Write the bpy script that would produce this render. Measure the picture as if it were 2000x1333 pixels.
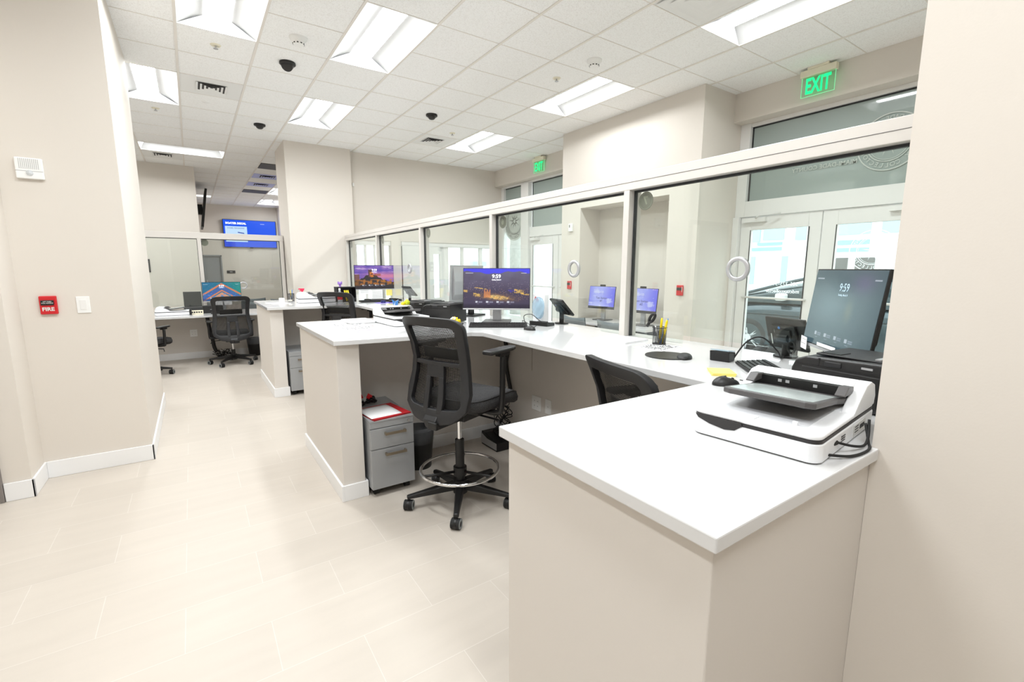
import bpy, math, random
import numpy as np
from mathutils import Matrix, Vector
for _o in list(bpy.data.objects): bpy.data.objects.remove(_o)
S = bpy.context.scene
COL = S.collection
PI = math.pi
R = math.radians
def lin(v):
    v = v / 255.0
    return v / 12.92 if v <= 0.04045 else ((v + 0.055) / 1.055) ** 2.4
def c(r, g, b): return (lin(r), lin(g), lin(b))

# ------------------------------------------------------------------ camera
YAW, PITCH, ROLL = 0.5987649, 0.1538884, -0.0016412
F_PX, CAM_H, CEIL, CT = 908.93, 1.47, 3.51, 1.04
cam = bpy.data.cameras.new('camera'); cam.sensor_width = 36; cam.lens = F_PX / 2000 * 36
cam.clip_start = 0.02; cam.clip_end = 200
camo = bpy.data.objects.new('camera', cam); COL.objects.link(camo)
fw = Vector((math.sin(YAW) * math.cos(PITCH), math.cos(YAW) * math.cos(PITCH), -math.sin(PITCH)))
rt = Vector((math.cos(YAW), -math.sin(YAW), 0)); dn = fw.cross(rt)
r2 = rt * math.cos(ROLL) + dn * math.sin(ROLL); d2 = -rt * math.sin(ROLL) + dn * math.cos(ROLL)
camo.matrix_world = Matrix(((r2.x, -d2.x, -fw.x, 0), (r2.y, -d2.y, -fw.y, 0), (r2.z, -d2.z, -fw.z, CAM_H), (0, 0, 0, 1)))
S.camera = camo

# ------------------------------------------------------------------ light and exposure
LAMP = 50.0          # ceiling troffer lens radiance
w = bpy.data.worlds.new('sky'); S.world = w; w.use_nodes = True
bg = w.node_tree.nodes['Background']; bg.inputs[0].default_value = (0.90, 0.96, 1.0, 1); bg.inputs[1].default_value = 4.6
S.view_settings.view_transform = 'Standard'; S.view_settings.look = 'None'
S.view_settings.exposure = 0.0; S.view_settings.gamma = 1.0; S.view_settings.use_curve_mapping = False
cy = S.cycles
cy.use_denoising = True
cy.max_bounces = 8; cy.diffuse_bounces = 4; cy.glossy_bounces = 3; cy.transmission_bounces = 4; cy.transparent_max_bounces = 24
cy.caustics_reflective = False; cy.caustics_refractive = False
cy.sample_clamp_indirect = 6.0

# ------------------------------------------------------------------ materials
MATS = {}
def mat(name, col, rough=0.5, metal=0.0, emit=0.0, spec=0.5, bump=None, coat=0.0, noise=None):
    m = bpy.data.materials.new(name); m.use_nodes = True
    nt = m.node_tree; p = nt.nodes['Principled BSDF']
    p.inputs['Base Color'].default_value = (*col, 1); p.inputs['Roughness'].default_value = rough
    p.inputs['Metallic'].default_value = metal; p.inputs['Specular IOR Level'].default_value = spec
    p.inputs['Coat Weight'].default_value = coat
    if emit:
        p.inputs['Emission Color'].default_value = (*col, 1); p.inputs['Emission Strength'].default_value = emit
    if noise:   # (scale, amount): mild procedural colour variation
        tc = nt.nodes.new('ShaderNodeTexCoord'); n = nt.nodes.new('ShaderNodeTexNoise'); n.inputs['Scale'].default_value = noise[0]
        n.inputs['Detail'].default_value = 4
        mx = nt.nodes.new('ShaderNodeMix'); mx.data_type = 'RGBA'
        k = noise[1]; mx.inputs[6].default_value = (*[x * (1 - k) for x in col], 1); mx.inputs[7].default_value = (*[min(1, x * (1 + k)) for x in col], 1)
        nt.links.new(tc.outputs['Object'], n.inputs['Vector']); nt.links.new(n.outputs['Fac'], mx.inputs[0]); nt.links.new(mx.outputs[2], p.inputs['Base Color'])
    if bump:    # (scale, strength)
        tc = nt.nodes.new('ShaderNodeTexCoord'); n = nt.nodes.new('ShaderNodeTexNoise'); n.inputs['Scale'].default_value = bump[0]
        b = nt.nodes.new('ShaderNodeBump'); b.inputs['Strength'].default_value = bump[1]; b.inputs['Distance'].default_value = 0.002
        nt.links.new(tc.outputs['Object'], n.inputs['Vector']); nt.links.new(n.outputs['Fac'], b.inputs['Height']); nt.links.new(b.outputs['Normal'], p.inputs['Normal'])
    MATS[name] = m
    return m
def glass(name, tint=(0.95, 0.98, 0.965), refl=1.0, rough=0.0):
    m = bpy.data.materials.new(name); m.use_nodes = True; nt = m.node_tree; nt.nodes.clear()
    o = nt.nodes.new('ShaderNodeOutputMaterial'); t = nt.nodes.new('ShaderNodeBsdfTransparent'); g = nt.nodes.new('ShaderNodeBsdfGlossy')
    t.inputs[0].default_value = (*tint, 1); g.inputs['Roughness'].default_value = rough; g.inputs['Color'].default_value = (refl, refl, refl, 1)
    fr = nt.nodes.new('ShaderNodeFresnel'); ge = nt.nodes.new('ShaderNodeNewGeometry'); ir = nt.nodes.new('ShaderNodeMapRange')
    ir.inputs['To Min'].default_value = 1.5; ir.inputs['To Max'].default_value = 1 / 1.5; nt.links.new(ge.outputs['Backfacing'], ir.inputs['Value']); nt.links.new(ir.outputs[0], fr.inputs[0])
    mx = nt.nodes.new('ShaderNodeMixShader'); nt.links.new(fr.outputs[0], mx.inputs[0]); nt.links.new(t.outputs[0], mx.inputs[1]); nt.links.new(g.outputs[0], mx.inputs[2])
    nt.links.new(mx.outputs[0], o.inputs[0]); MATS[name] = m
    return m
def film(name, col, alpha, rough=0.3):
    m = mat(name, col, rough); m.node_tree.nodes['Principled BSDF'].inputs['Alpha'].default_value = alpha
    return m
M = MATS
mat('wall_paint', c(222, 215, 206), 0.72, bump=(180, 0.08), spec=0.3)
mat('desk_paint', c(219, 213, 206), 0.6, bump=(160, 0.06), spec=0.3)
mat('seam_tan', c(178, 168, 158), 0.7); mat('white_trim', c(240, 240, 240), 0.4)
mat('alum_white', c(236, 235, 233), 0.35)
mat('anodised', c(216, 211, 205), 0.4, 0.15)
mat('gasket', c(38, 40, 42), 0.6)
mat('quartz', c(216, 216, 216), 0.08, spec=0.6, noise=(1.6, 0.012))
mat('black', c(17, 16, 16), 0.45)
mat('dark_plastic', c(31, 30, 30), 0.42)
mat('chair_plastic', c(34, 34, 36), 0.5, bump=(500, 0.05))
mat('rubber', c(22, 22, 22), 0.7)
mat('grey_rim', c(130, 135, 135), 0.5)
mat('chrome', c(225, 225, 226), 0.08, 1.0)
mat('brushed', c(150, 138, 120), 0.35, 0.9)
mat('silver', c(190, 190, 192), 0.35, 0.5)
mat('ped_grey', c(168, 170, 172), 0.4, 0.35)
mat('scanner_white', c(238, 239, 241), 0.35)
mat('scanner_grey', c(84, 82, 82), 0.4)
mat('scanner_dark', c(44, 42, 43), 0.45)
mat('bed_grey', c(212, 213, 216), 0.3); mat('tray_top', c(176, 184, 182), 0.2)
mat('paper', c(245, 245, 245), 0.8)
mat('print_ink', c(50, 48, 50), 0.8)
mat('yellow_note', c(250, 232, 130), 0.8)
mat('cream', c(238, 230, 205), 0.6)
mat('red', c(205, 30, 38), 0.4)
mat('red_folder', c(190, 30, 38), 0.6)
mat('white_plastic', c(242, 242, 240), 0.4)
mat('lens_grey', c(120, 120, 120), 0.4)
mat('ivory', c(236, 230, 208), 0.5)
mat('exit_green', c(20, 240, 140), 0.5, emit=1.1)
mat('exit_edge', c(120, 225, 160), 0.5, emit=0.8); mat('door_grey', c(128, 122, 118), 0.5)
mat('steel_door', c(150, 153, 155), 0.5)
mat('sign_black', c(40, 40, 42), 0.5)
mat('frosted', c(158, 170, 166), 0.04, spec=0.7)
mat('decal', c(122, 120, 108), 0.6)
mat('decal_pale', c(172, 170, 152), 0.6)
mat('etched', c(196, 202, 196), 0.7)
mat('lobby_grey', c(112, 118, 122), 0.5)
mat('lobby_dark', c(70, 72, 74), 0.5)
mat('lens', (0.945, 0.98, 1.0), 0.5, emit=LAMP)
mat('lens_soft', (1.0, 0.985, 0.96), 0.5, emit=1.0)
mat('troffer_white', c(214, 214, 214), 0.6)
mat('vent_white', c(235, 235, 233), 0.5)
mat('vent_blue_lit', c(190, 196, 240), 0.5)  # bluish light on the far diffusers is put into this colour
mat('vent_dark', c(60, 58, 58), 0.7)
mat('car_paint', c(48, 66, 74), 0.15, 0.2, coat=0.6)
mat('car_glass', c(40, 58, 64), 0.05, spec=0.8)
mat('tyre', c(56, 58, 60), 0.8)
mat('rim', c(215, 218, 222), 0.2, 0.7)
mat('pavement', c(205, 203, 200), 0.8, noise=(1.2, 0.05))
mat('asphalt', c(150, 150, 152), 0.9, noise=(2, 0.08))
mat('facade', c(240, 240, 238), 0.7)
mat('facade_glass', c(160, 188, 194), 0.2)
mat('facade_green', c(138, 204, 182), 0.5)
mat('facade_dark', c(92, 90, 88), 0.5)
mat('palm_trunk', c(176, 174, 170), 0.9, noise=(9, 0.35), bump=(20, 0.8))
mat('palm_leaf', c(96, 130, 90), 0.6)
mat('pink', c(235, 50, 90), 0.4)
mat('purple', c(165, 125, 215), 0.4)
mat('yellow', c(245, 215, 20), 0.4)
mat('pen_blue', c(70, 130, 200), 0.4)
mat('lime', c(205, 215, 40), 0.4)
mat('label_white', c(225, 225, 222), 0.6)
mat('navy', c(40, 46, 100), 0.5)
mat('violet_paper', c(120, 100, 200), 0.6)
glass('clear_glass'); glass('door_glass', (0.93, 0.97, 0.97)); glass('exit_acrylic', (0.86, 0.98, 0.9), 1.0)
film('bag_film', c(170, 205, 225), 0.45, 0.15); film('bottle_clear', c(220, 225, 228), 0.5, 0.1); film('liner', c(225, 228, 235), 0.10, 0.25)
def vinyl():
    m = bpy.data.materials.new('vinyl'); m.use_nodes = True; nt = m.node_tree; nt.nodes.clear(); o = nt.nodes.new('ShaderNodeOutputMaterial')
    a = nt.nodes.new('ShaderNodeBsdfTranslucent'); b = nt.nodes.new('ShaderNodeBsdfDiffuse'); x = nt.nodes.new('ShaderNodeMixShader'); x.inputs[0].default_value = 0.4
    for q in (a, b): q.inputs[0].default_value = (0.95, 0.95, 0.95, 1)
    nt.links.new(a.outputs[0], x.inputs[1]); nt.links.new(b.outputs[0], x.inputs[2]); nt.links.new(x.outputs[0], o.inputs[0]); M['vinyl'] = m
vinyl()
def fabric():
    m = mat('seat_fabric', c(74, 73, 74), 0.95, spec=0.1); nt = m.node_tree; p = nt.nodes['Principled BSDF']
    tc = nt.nodes.new('ShaderNodeTexCoord'); n = nt.nodes.new('ShaderNodeTexNoise'); n.inputs['Scale'].default_value = 620; n.inputs['Detail'].default_value = 1
    r = nt.nodes.new('ShaderNodeValToRGB'); r.color_ramp.elements[0].position = 0.38; r.color_ramp.elements[1].position = 0.66
    r.color_ramp.elements[0].color = (*c(36, 36, 38), 1); r.color_ramp.elements[1].color = (*c(92, 91, 91), 1)
    nt.links.new(tc.outputs['Object'], n.inputs['Vector']); nt.links.new(n.outputs['Fac'], r.inputs[0]); nt.links.new(r.outputs[0], p.inputs['Base Color'])
fabric()
def mathn(nt, op, a, b=None):
    n = nt.nodes.new('ShaderNodeMath'); n.operation = op
    for i, v in enumerate((a, b)):
        if v is None: continue
        if isinstance(v, (int, float)): n.inputs[i].default_value = v
        else: nt.links.new(v, n.inputs[i])
    return n.outputs[0]
def netting(name, col, pitch, thr, axes=('Y', 'Z')):
    m = mat(name, col, 0.6); nt = m.node_tree; p = nt.nodes['Principled BSDF']
    tc = nt.nodes.new('ShaderNodeTexCoord'); s = nt.nodes.new('ShaderNodeSeparateXYZ'); nt.links.new(tc.outputs['Object'], s.inputs[0])
    k = 2 * PI / pitch
    a = mathn(nt, 'SINE', mathn(nt, 'MULTIPLY', s.outputs[axes[0]], k)); b = mathn(nt, 'SINE', mathn(nt, 'MULTIPLY', s.outputs[axes[1]], k))
    h = mathn(nt, 'GREATER_THAN', mathn(nt, 'ADD', a, b), thr)
    nt.links.new(mathn(nt, 'SUBTRACT', 1.0, h), p.inputs['Alpha'])
netting('chair_net', c(24, 23, 22), 0.0075, 0.25)
netting('cup_net', c(50, 52, 56), 0.004, 0.0)
def floor_mat():
    m = mat('floor_tile', c(222, 212, 200), 0.42, spec=0.35); nt = m.node_tree; p = nt.nodes['Principled BSDF']
    tc = nt.nodes.new('ShaderNodeTexCoord'); mp = nt.nodes.new('ShaderNodeMapping'); mp.inputs['Location'].default_value = (-0.155 + 0.0, -2.02 + 20 * 0.2945, 0)
    nt.links.new(tc.outputs['Object'], mp.inputs[0])
    b = nt.nodes.new('ShaderNodeTexBrick'); b.offset = 0.5; b.offset_frequency = 2; b.squash = 1
    b.inputs['Scale'].default_value = 1; b.inputs['Mortar Size'].default_value = 0.0016; b.inputs['Mortar Smooth'].default_value = 0.2
    b.inputs['Brick Width'].default_value = 0.5985; b.inputs['Row Height'].default_value = 0.2945
    b.inputs['Color1'].default_value = (*c(199, 190, 179), 1); b.inputs['Color2'].default_value = (*c(195, 186, 175), 1); b.inputs['Mortar'].default_value = (*c(209, 202, 193), 1)
    nt.links.new(mp.outputs[0], b.inputs['Vector'])
    mp2 = nt.nodes.new('ShaderNodeMapping'); mp2.inputs['Scale'].default_value = (1.2, 9, 1); mp2.inputs['Rotation'].default_value = (0, 0, 0.12); nt.links.new(tc.outputs['Object'], mp2.inputs[0])
    n = nt.nodes.new('ShaderNodeTexNoise'); n.inputs['Scale'].default_value = 1.6; n.inputs['Detail'].default_value = 5; nt.links.new(mp2.outputs[0], n.inputs['Vector'])
    mr = nt.nodes.new('ShaderNodeMapRange'); mr.inputs['To Min'].default_value = 0.93; mr.inputs['To Max'].default_value = 1.05; nt.links.new(n.outputs['Fac'], mr.inputs['Value'])
    mx = nt.nodes.new('ShaderNodeVectorMath'); mx.operation = 'SCALE'; nt.links.new(b.outputs['Color'], mx.inputs[0]); nt.links.new(mr.outputs[0], mx.inputs['Scale'])
    nt.links.new(mx.outputs[0], p.inputs['Base Color'])
floor_mat()
def tile_mat():
    m = mat('ceiling_tile', c(238, 236, 233), 0.9, spec=0.1); nt = m.node_tree; p = nt.nodes['Principled BSDF']
    tc = nt.nodes.new('ShaderNodeTexCoord'); n = nt.nodes.new('ShaderNodeTexNoise'); n.inputs['Scale'].default_value = 115; n.inputs['Detail'].default_value = 3
    r = nt.nodes.new('ShaderNodeValToRGB'); r.color_ramp.elements[0].position = 0.36; r.color_ramp.elements[1].position = 0.5
    r.color_ramp.elements[0].color = (*c(237, 236, 234), 1); r.color_ramp.elements[1].color = (*c(249, 249, 248), 1)
    nt.links.new(tc.outputs['Object'], n.inputs['Vector']); nt.links.new(n.outputs['Fac'], r.inputs[0]); nt.links.new(r.outputs[0], p.inputs['Base Color'])
tile_mat(); mat('tee', c(232, 227, 220), 0.5)
def pix_mat():
    for nm, st, rg in (('screen_picture', 1.0, 0.25), ('screen_dim', 0.55, 0.16)):
        m = mat(nm, (0.01, 0.01, 0.012), rg); nt = m.node_tree; p = nt.nodes['Principled BSDF']
        a = nt.nodes.new('ShaderNodeAttribute'); a.attribute_name = 'pix'
        nt.links.new(a.outputs['Color'], p.inputs['Emission Color']); p.inputs['Emission Strength'].default_value = st
pix_mat()

# ------------------------------------------------------------------ mesh builder
class MB:
    def __init__(s): s.v = []; s.f = []; s.m = []; s.sm = []; s.T = Matrix.Identity(4); s.mi = 0; s.smooth = False
    def at(s, loc=(0, 0, 0), rz=0, ry=0, rx=0):
        s.T = Matrix.Translation(loc) @ Matrix.Rotation(rz, 4, 'Z') @ Matrix.Rotation(ry, 4, 'Y') @ Matrix.Rotation(rx, 4, 'X'); return s
    def add(s, vs, fs, smooth=None):
        o = len(s.v); s.v += [tuple(s.T @ Vector(p)) for p in vs]
        for f in fs: s.f.append([i + o for i in f]); s.m.append(s.mi); s.sm.append(s.smooth if smooth is None else smooth)
        return s
    def box(s, x0, x1, y0, y1, z0, z1):
        return s.add([(x0, y0, z0), (x1, y0, z0), (x1, y1, z0), (x0, y1, z0), (x0, y0, z1), (x1, y0, z1), (x1, y1, z1), (x0, y1, z1)],
                     [(3, 2, 1, 0), (4, 5, 6, 7), (0, 1, 5, 4), (1, 2, 6, 5), (2, 3, 7, 6), (3, 0, 4, 7)], False)
    def cbox(s, cx, cy_, cz, sx, sy, sz): return s.box(cx - sx / 2, cx + sx / 2, cy_ - sy / 2, cy_ + sy / 2, cz - sz / 2, cz + sz / 2)
    def prism(s, pts, z0, z1, axis='z'):
        n = len(pts)
        def P(a, b, h): return (a, b, h) if axis == 'z' else ((a, h, b) if axis == 'y' else (h, a, b))
        vs = [P(a, b, z0) for a, b in pts] + [P(a, b, z1) for a, b in pts]
        fs = [tuple(range(n))[::-1], tuple(range(n, 2 * n))] + [(i, (i + 1) % n, n + (i + 1) % n, n + i) for i in range(n)]
        return s.add(vs, fs, False)
    def lathe(s, prof, n=24, cap=True, axis='z'):
        vs = []; fs = []
        for r, z in prof:
            for i in range(n):
                a = 2 * PI * i / n; x, y = r * math.cos(a), r * math.sin(a)
                vs.append((x, y, z) if axis == 'z' else ((x, z, y) if axis == 'y' else (z, x, y)))
        k = len(prof)
        for j in range(k - 1):
            for i in range(n):
                fs.append((j * n + i, j * n + (i + 1) % n, (j + 1) * n + (i + 1) % n, (j + 1) * n + i))
        s.add(vs, fs, True)
        if cap:
            s.add([vs[i] for i in range(n)], [tuple(range(n))[::-1]], False); s.add([vs[(k - 1) * n + i] for i in range(n)], [tuple(range(n))], False)
        return s
    def cyl(s, r, z0, z1, n=24, r2=None, axis='z'): return s.lathe([(r, z0), (r2 if r2 is not None else r, z1)], n, True, axis)
    def tube(s, path, r, n=8, closed=False, cap=True):
        path = [Vector(p) for p in path]; m_ = len(path); vs = []; up = Vector((0, 0, 1)); prev = None
        for i, p in enumerate(path):
            a = path[(i - 1) % m_] if (closed or i > 0) else p; b = path[(i + 1) % m_] if (closed or i < m_ - 1) else p
            t = (b - a); t = t.normalized() if t.length > 1e-9 else Vector((0, 0, 1))
            if prev is None: u = t.cross(up) if abs(t.z) < 0.95 else t.cross(Vector((1, 0, 0)))
            else: u = prev - t * prev.dot(t)
            u.normalize(); prev = u; q = t.cross(u)
            rr = r[i] if isinstance(r, (list, tuple)) else r
            for k in range(n): an = 2 * PI * k / n; vs.append(tuple(p + (u * math.cos(an) + q * math.sin(an)) * rr))
        fs = []
        for i in range(m_ if closed else m_ - 1):
            j = (i + 1) % m_
            for k in range(n): fs.append((i * n + k, i * n + (k + 1) % n, j * n + (k + 1) % n, j * n + k))
        if not closed and cap: fs += [tuple(range(n))[::-1], tuple((m_ - 1) * n + k for k in range(n))]
        return s.add(vs, fs, True)
    def torus(s, R_, r, z=0, n=48, k=10): return s.tube([(R_ * math.cos(2 * PI * i / n), R_ * math.sin(2 * PI * i / n), z) for i in range(n)], r, k, True)
    def grid(s, fn, nu, nv, thick=None, smooth=True):
        """surface fn(u,v)->xyz; thick: offset vector function or xyz tuple for a solid slab"""
        A = [fn(i / nu, j / nv) for j in range(nv + 1) for i in range(nu + 1)]; W_ = nu + 1
        fs = [(j * W_ + i, j * W_ + i + 1, (j + 1) * W_ + i + 1, (j + 1) * W_ + i) for j in range(nv) for i in range(nu)]
        if thick is None: return s.add(A, fs, smooth)
        B = [tuple(Vector(p) + Vector(thick)) for p in A]; n = len(A); vs = A + B
        fs += [tuple(x + n for x in f[::-1]) for f in fs]
        bd = [i for i in range(nu)] + [nu + j * W_ for j in range(nv)] + [nv * W_ + nu - i for i in range(nu)] + [(nv - j) * W_ for j in range(nv)]
        fs2 = [(bd[(i + 1) % len(bd)], bd[i], bd[i] + n, bd[(i + 1) % len(bd)] + n) for i in range(len(bd))]
        s.add(vs, fs, smooth); o = len(s.v) - len(vs)
        for f in fs2: s.f.append([i + o for i in f]); s.m.append(s.mi); s.sm.append(False)
        return s
    def text(s, body, size, align='CENTER', bold=0.0):
        cu = bpy.data.curves.new('t', 'FONT'); cu.body = body; cu.size = size; cu.align_x = align; cu.align_y = 'CENTER'; cu.offset = bold; cu.resolution_u = 2
        o = bpy.data.objects.new('t', cu); COL.objects.link(o)
        dg = bpy.context.evaluated_depsgraph_get(); me = bpy.data.meshes.new_from_object(o.evaluated_get(dg))
        s.add([tuple(v.co) for v in me.vertices], [tuple(p.vertices) for p in me.polygons], False)
        bpy.data.objects.remove(o); bpy.data.curves.remove(cu); bpy.data.meshes.remove(me)
        return s
    def mesh(s, name, mats):
        me = bpy.data.meshes.new(name); me.from_pydata(s.v, [], s.f)
        mats = mats if isinstance(mats, (list, tuple)) else [mats]
        for m_ in mats: me.materials.append(M[m_] if isinstance(m_, str) else m_)
        me.polygons.foreach_set('material_index', s.m); me.polygons.foreach_set('use_smooth', s.sm); me.update()
        return me
    def build(s, name, mats, parent=None, bevel=0, seg=2, loc=None, rz=None):
        o = bpy.data.objects.new(name, s.mesh(name, mats)); COL.objects.link(o)
        if parent is not None: o.parent = parent
        if loc is not None: o.location = loc
        if rz is not None: o.rotation_euler = (0, 0, rz)
        if bevel:
            b = o.modifiers.new('bevel', 'BEVEL'); b.width = bevel; b.segments = seg; b.limit_method = 'ANGLE'; b.angle_limit = R(38)
        return o
def tag(o, label, cat, group=None, kind=None):
    o['label'] = label; o['category'] = cat
    if group: o['group'] = group
    if kind: o['kind'] = kind
    return o
def thing(name, label, cat, loc=(0, 0, 0), rz=0, group=None):
    o = bpy.data.objects.new(name, None); o.empty_display_size = 0.05; COL.objects.link(o); o.location = loc; o.rotation_euler = (0, 0, rz)
    return tag(o, label, cat, group)
def struct(name, mb, mats, bevel=0, parent=None):
    o = mb.build(name, mats, parent, bevel)
    if parent is None: o['kind'] = 'structure'
    return o
def plabel(o, t): o['label'] = t; return o
def copy_tree(o, parent=None):
    n = o.copy(); COL.objects.link(n); n.parent = parent
    for ch in list(o.children): copy_tree(ch, n)
    return n
def place(root, loc, rz, label, group=None):
    n = copy_tree(root); n.location = loc; n.rotation_euler = (0, 0, rz); n['label'] = label
    if group: n['group'] = group
    return n
def smooth_path(pts, n=8):
    out = []; P_ = [Vector(p) for p in pts]; P_ = [P_[0]] + P_ + [P_[-1]]
    for i in range(1, len(P_) - 2):
        a, b, d, e = P_[i - 1], P_[i], P_[i + 1], P_[i + 2]
        for k in range(n):
            t = k / n; out.append(0.5 * ((2 * b) + (d - a) * t + (2 * a - 5 * b + 4 * d - e) * t * t + (3 * b - a - 3 * d + e) * t ** 3))
    return out + [P_[-2]]

# ------------------------------------------------------------------ floor, ceiling, walls
struct('floor', MB().box(-3.2, 5.9, -3.7, 18.4, -0.1, 0), 'floor_tile')
GX, GY, SX, SY = 0.064, 3.895, 0.6135, 0.6096
def gx(i): return GX + SX * i
def gy(j): return GY + SY * j
TROFF = [(2, 0), (0, 0), (-1, 4), (2, 4), (6, 0), (6, 4), (6, -4), (2, -4), (0, -4), (0, -8), (-2, -4), (-2, -8), (-3, 0), (-3, 5), (-3, 9), (3, 16), (3, 20), (2, 8 + 4)]
TROFF = TROFF[:-1]
TROFF_X = [(-1, 10), (0, 20)]                   # fixtures laid across
holes = set()
for i, j in TROFF: holes |= {(i, j), (i, j + 1)}
for i, j in TROFF_X: holes |= {(i, j), (i + 1, j)} if j == 10 else {(i, j)}
b = MB()
for i in range(-6, 10):
    for j in range(-13, 24):
        if (i, j) in holes: continue
        x0, x1, y0, y1 = max(gx(i), -3.2), min(gx(i + 1), 5.9), max(gy(j), -3.7), min(gy(j + 1), 18.4)
        if x1 > x0 and y1 > y0: b.add([(x0, y0, CEIL), (x0, y1, CEIL), (x1, y1, CEIL), (x1, y0, CEIL)], [(0, 1, 2, 3)])
b.mi = 1
for i in range(-5, 10):
    for y0, y1 in (((-3.7, gy(10)), (gy(11), 18.4)) if i == 0 else ((-3.7, 18.4),)): b.box(gx(i) - 0.011, gx(i) + 0.011, y0, y1, CEIL - 0.006, CEIL + 0.006)
def blocked(j): return [i for i in range(-6, 10) if (i, j) in holes and (i, j - 1) in holes]
for j in range(-12, 24):
    bl = blocked(j); s0 = -3.2
    for i in sorted(bl) + [None]:
        e = gx(i) if i is not None else 5.9
        if e > s0: b.box(s0, e, gy(j) - 0.004, gy(j) + 0.004, CEIL - 0.003, CEIL + 0.004)
        if i is not None: s0 = gx(i + 1)
b.mi = 2; b.box(-3.2, 5.9, -3.7, 18.4, CEIL + 0.14, CEIL + 0.2)
struct('ceiling', b, ['ceiling_tile', 'tee', 'troffer_white'])
W = 'wall_paint'
struct('wall_left', MB().box(-1.2, -0.365, 4.418, 6.25, 0, CEIL).box(-1.35, -0.968, 4.102, 4.418, 0, CEIL), W)
struct('wall_front_left', MB().box(-3.2, -2.05, 4.102, 4.25, 0, CEIL).box(-2.05, -1.1, 4.102, 4.25, 2.15, CEIL), W)
struct('wall_outer_left', MB().box(-3.3, -3.0, -3.7, 18.4, 0, CEIL), W)
struct('wall_rear', MB().box(-3.2, 6, -3.8, -3.5, 0, CEIL), W)
struct('wall_near_right', MB().box(1.343, 6.0, -3.5, 0.4015, 0, CEIL), W)
struct('wall_column', MB().box(1.4, 2.45, 8.575, 9.5, 0, CEIL), W)
struct('wall_back', MB().box(2.45, 5.9, 8.72, 8.86, 1.985, CEIL), W)
struct('wall_back_left', MB().box(-3.0, 0.22, 11.8, 12.0, 0, CEIL).box(0.1, 0.22, 12.0, 18.2, 0, CEIL), W)
struct('wall_far', MB().box(0.1, 0.34, 18.2, 18.4, 0, CEIL).box(0.34, 0.87, 18.2, 18.4, 1.9, CEIL).box(0.87, 2.6, 18.2, 18.4, 0, CEIL), W)
struct('wall_far_right', MB().box(2.6, 2.75, 9.5, 18.3, 0, CEIL), W)
struct('wall_soffit_right', MB().box(5.5, 5.9, 0.396, 3.37, 3.19, CEIL).box(5.5, 5.9, 5.79, 8.72, 3.19, CEIL), W)
struct('wall_pilaster', MB().box(4.9, 5.9, 3.37, 3.78, 0, CEIL).box(4.9, 5.9, 5.365, 5.79, 0, CEIL).box(4.9, 5.9, 3.78, 5.365, 2.37, CEIL).box(5.31, 5.9, 3.78, 5.365, 0, 2.37), W)
# skirting
def skirt(name, segs, h=0.1):
    b = MB()
    for x0, x1, y0, y1 in segs: b.box(x0, x1, y0, y1, 0.0, h)
    return struct(name, b, 'white_trim', 0.003)
skirt('baseboard_left', [(-0.955, -0.352, 4.405, 4.418), (-0.365, -0.352, 4.405, 6.263), (-1.2, -0.352, 6.25, 6.263), (-0.968, -0.955, 4.089, 4.418), (-1.095, -0.955, 4.089, 4.102)], 0.12)
skirt('baseboard_column', [(1.387, 1.4, 8.56, 9.5), (1.387, 2.2, 8.562, 8.575)])
skirt('baseboard_pilaster', [(4.887, 4.9, 3.37, 3.78), (4.887, 4.9, 5.365, 5.79), (5.297, 5.31, 3.78, 5.365)])
# grey door at far left of the picture, with frame
b = MB().box(-1.165, -1.098, 4.08, 4.27, 0, 2.15).box(-2.05, -1.985, 4.08, 4.27, 0, 2.15).box(-2.05, -1.098, 4.08, 4.27, 2.09, 2.15)
dr = struct('door_1', b, 'door_grey', 0.004)
MB().box(-1.985, -1.165, 4.15, 4.195, 0.008, 2.09).build('door_leaf', 'door_grey', dr)
MB().at((-1.9, 4.13, 1.0)).cyl(0.025, -0.03, 0.02, 16, axis='y').build('door_knob', 'silver', dr)
# steel door in the far wall
b = MB().box(0.34, 0.38, 18.17, 18.24, 0, 1.9).box(0.83, 0.87, 18.17, 18.24, 0, 1.9).box(0.34, 0.87, 18.17, 18.24, 1.86, 1.9)
dr = struct('door_2', b, 'steel_door', 0.003)
MB().box(0.38, 0.83, 18.22, 18.26, 0.008, 1.86).build('door_leaf', 'steel_door', dr)
MB().box(0.4, 0.43, 18.18, 18.22, 0.95, 1.1).build('door_handle', 'silver', dr)

# ------------------------------------------------------------------ street side: doors and transoms
AL = 'alum_white'
def frame_rect(b, x0, x1, y0, y1, z0, z1, wl, wr, wb, wt):
    b.box(x0, x1, y0, y0 + wl, z0, z1).box(x0, x1, y1 - wr, y1, z0, z1)
    if wb: b.box(x0, x1, y0 + wl, y1 - wr, z0, z0 + wb)
    b.box(x0, x1, y0 + wl, y1 - wr, z1 - wt, z1); return b
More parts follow.
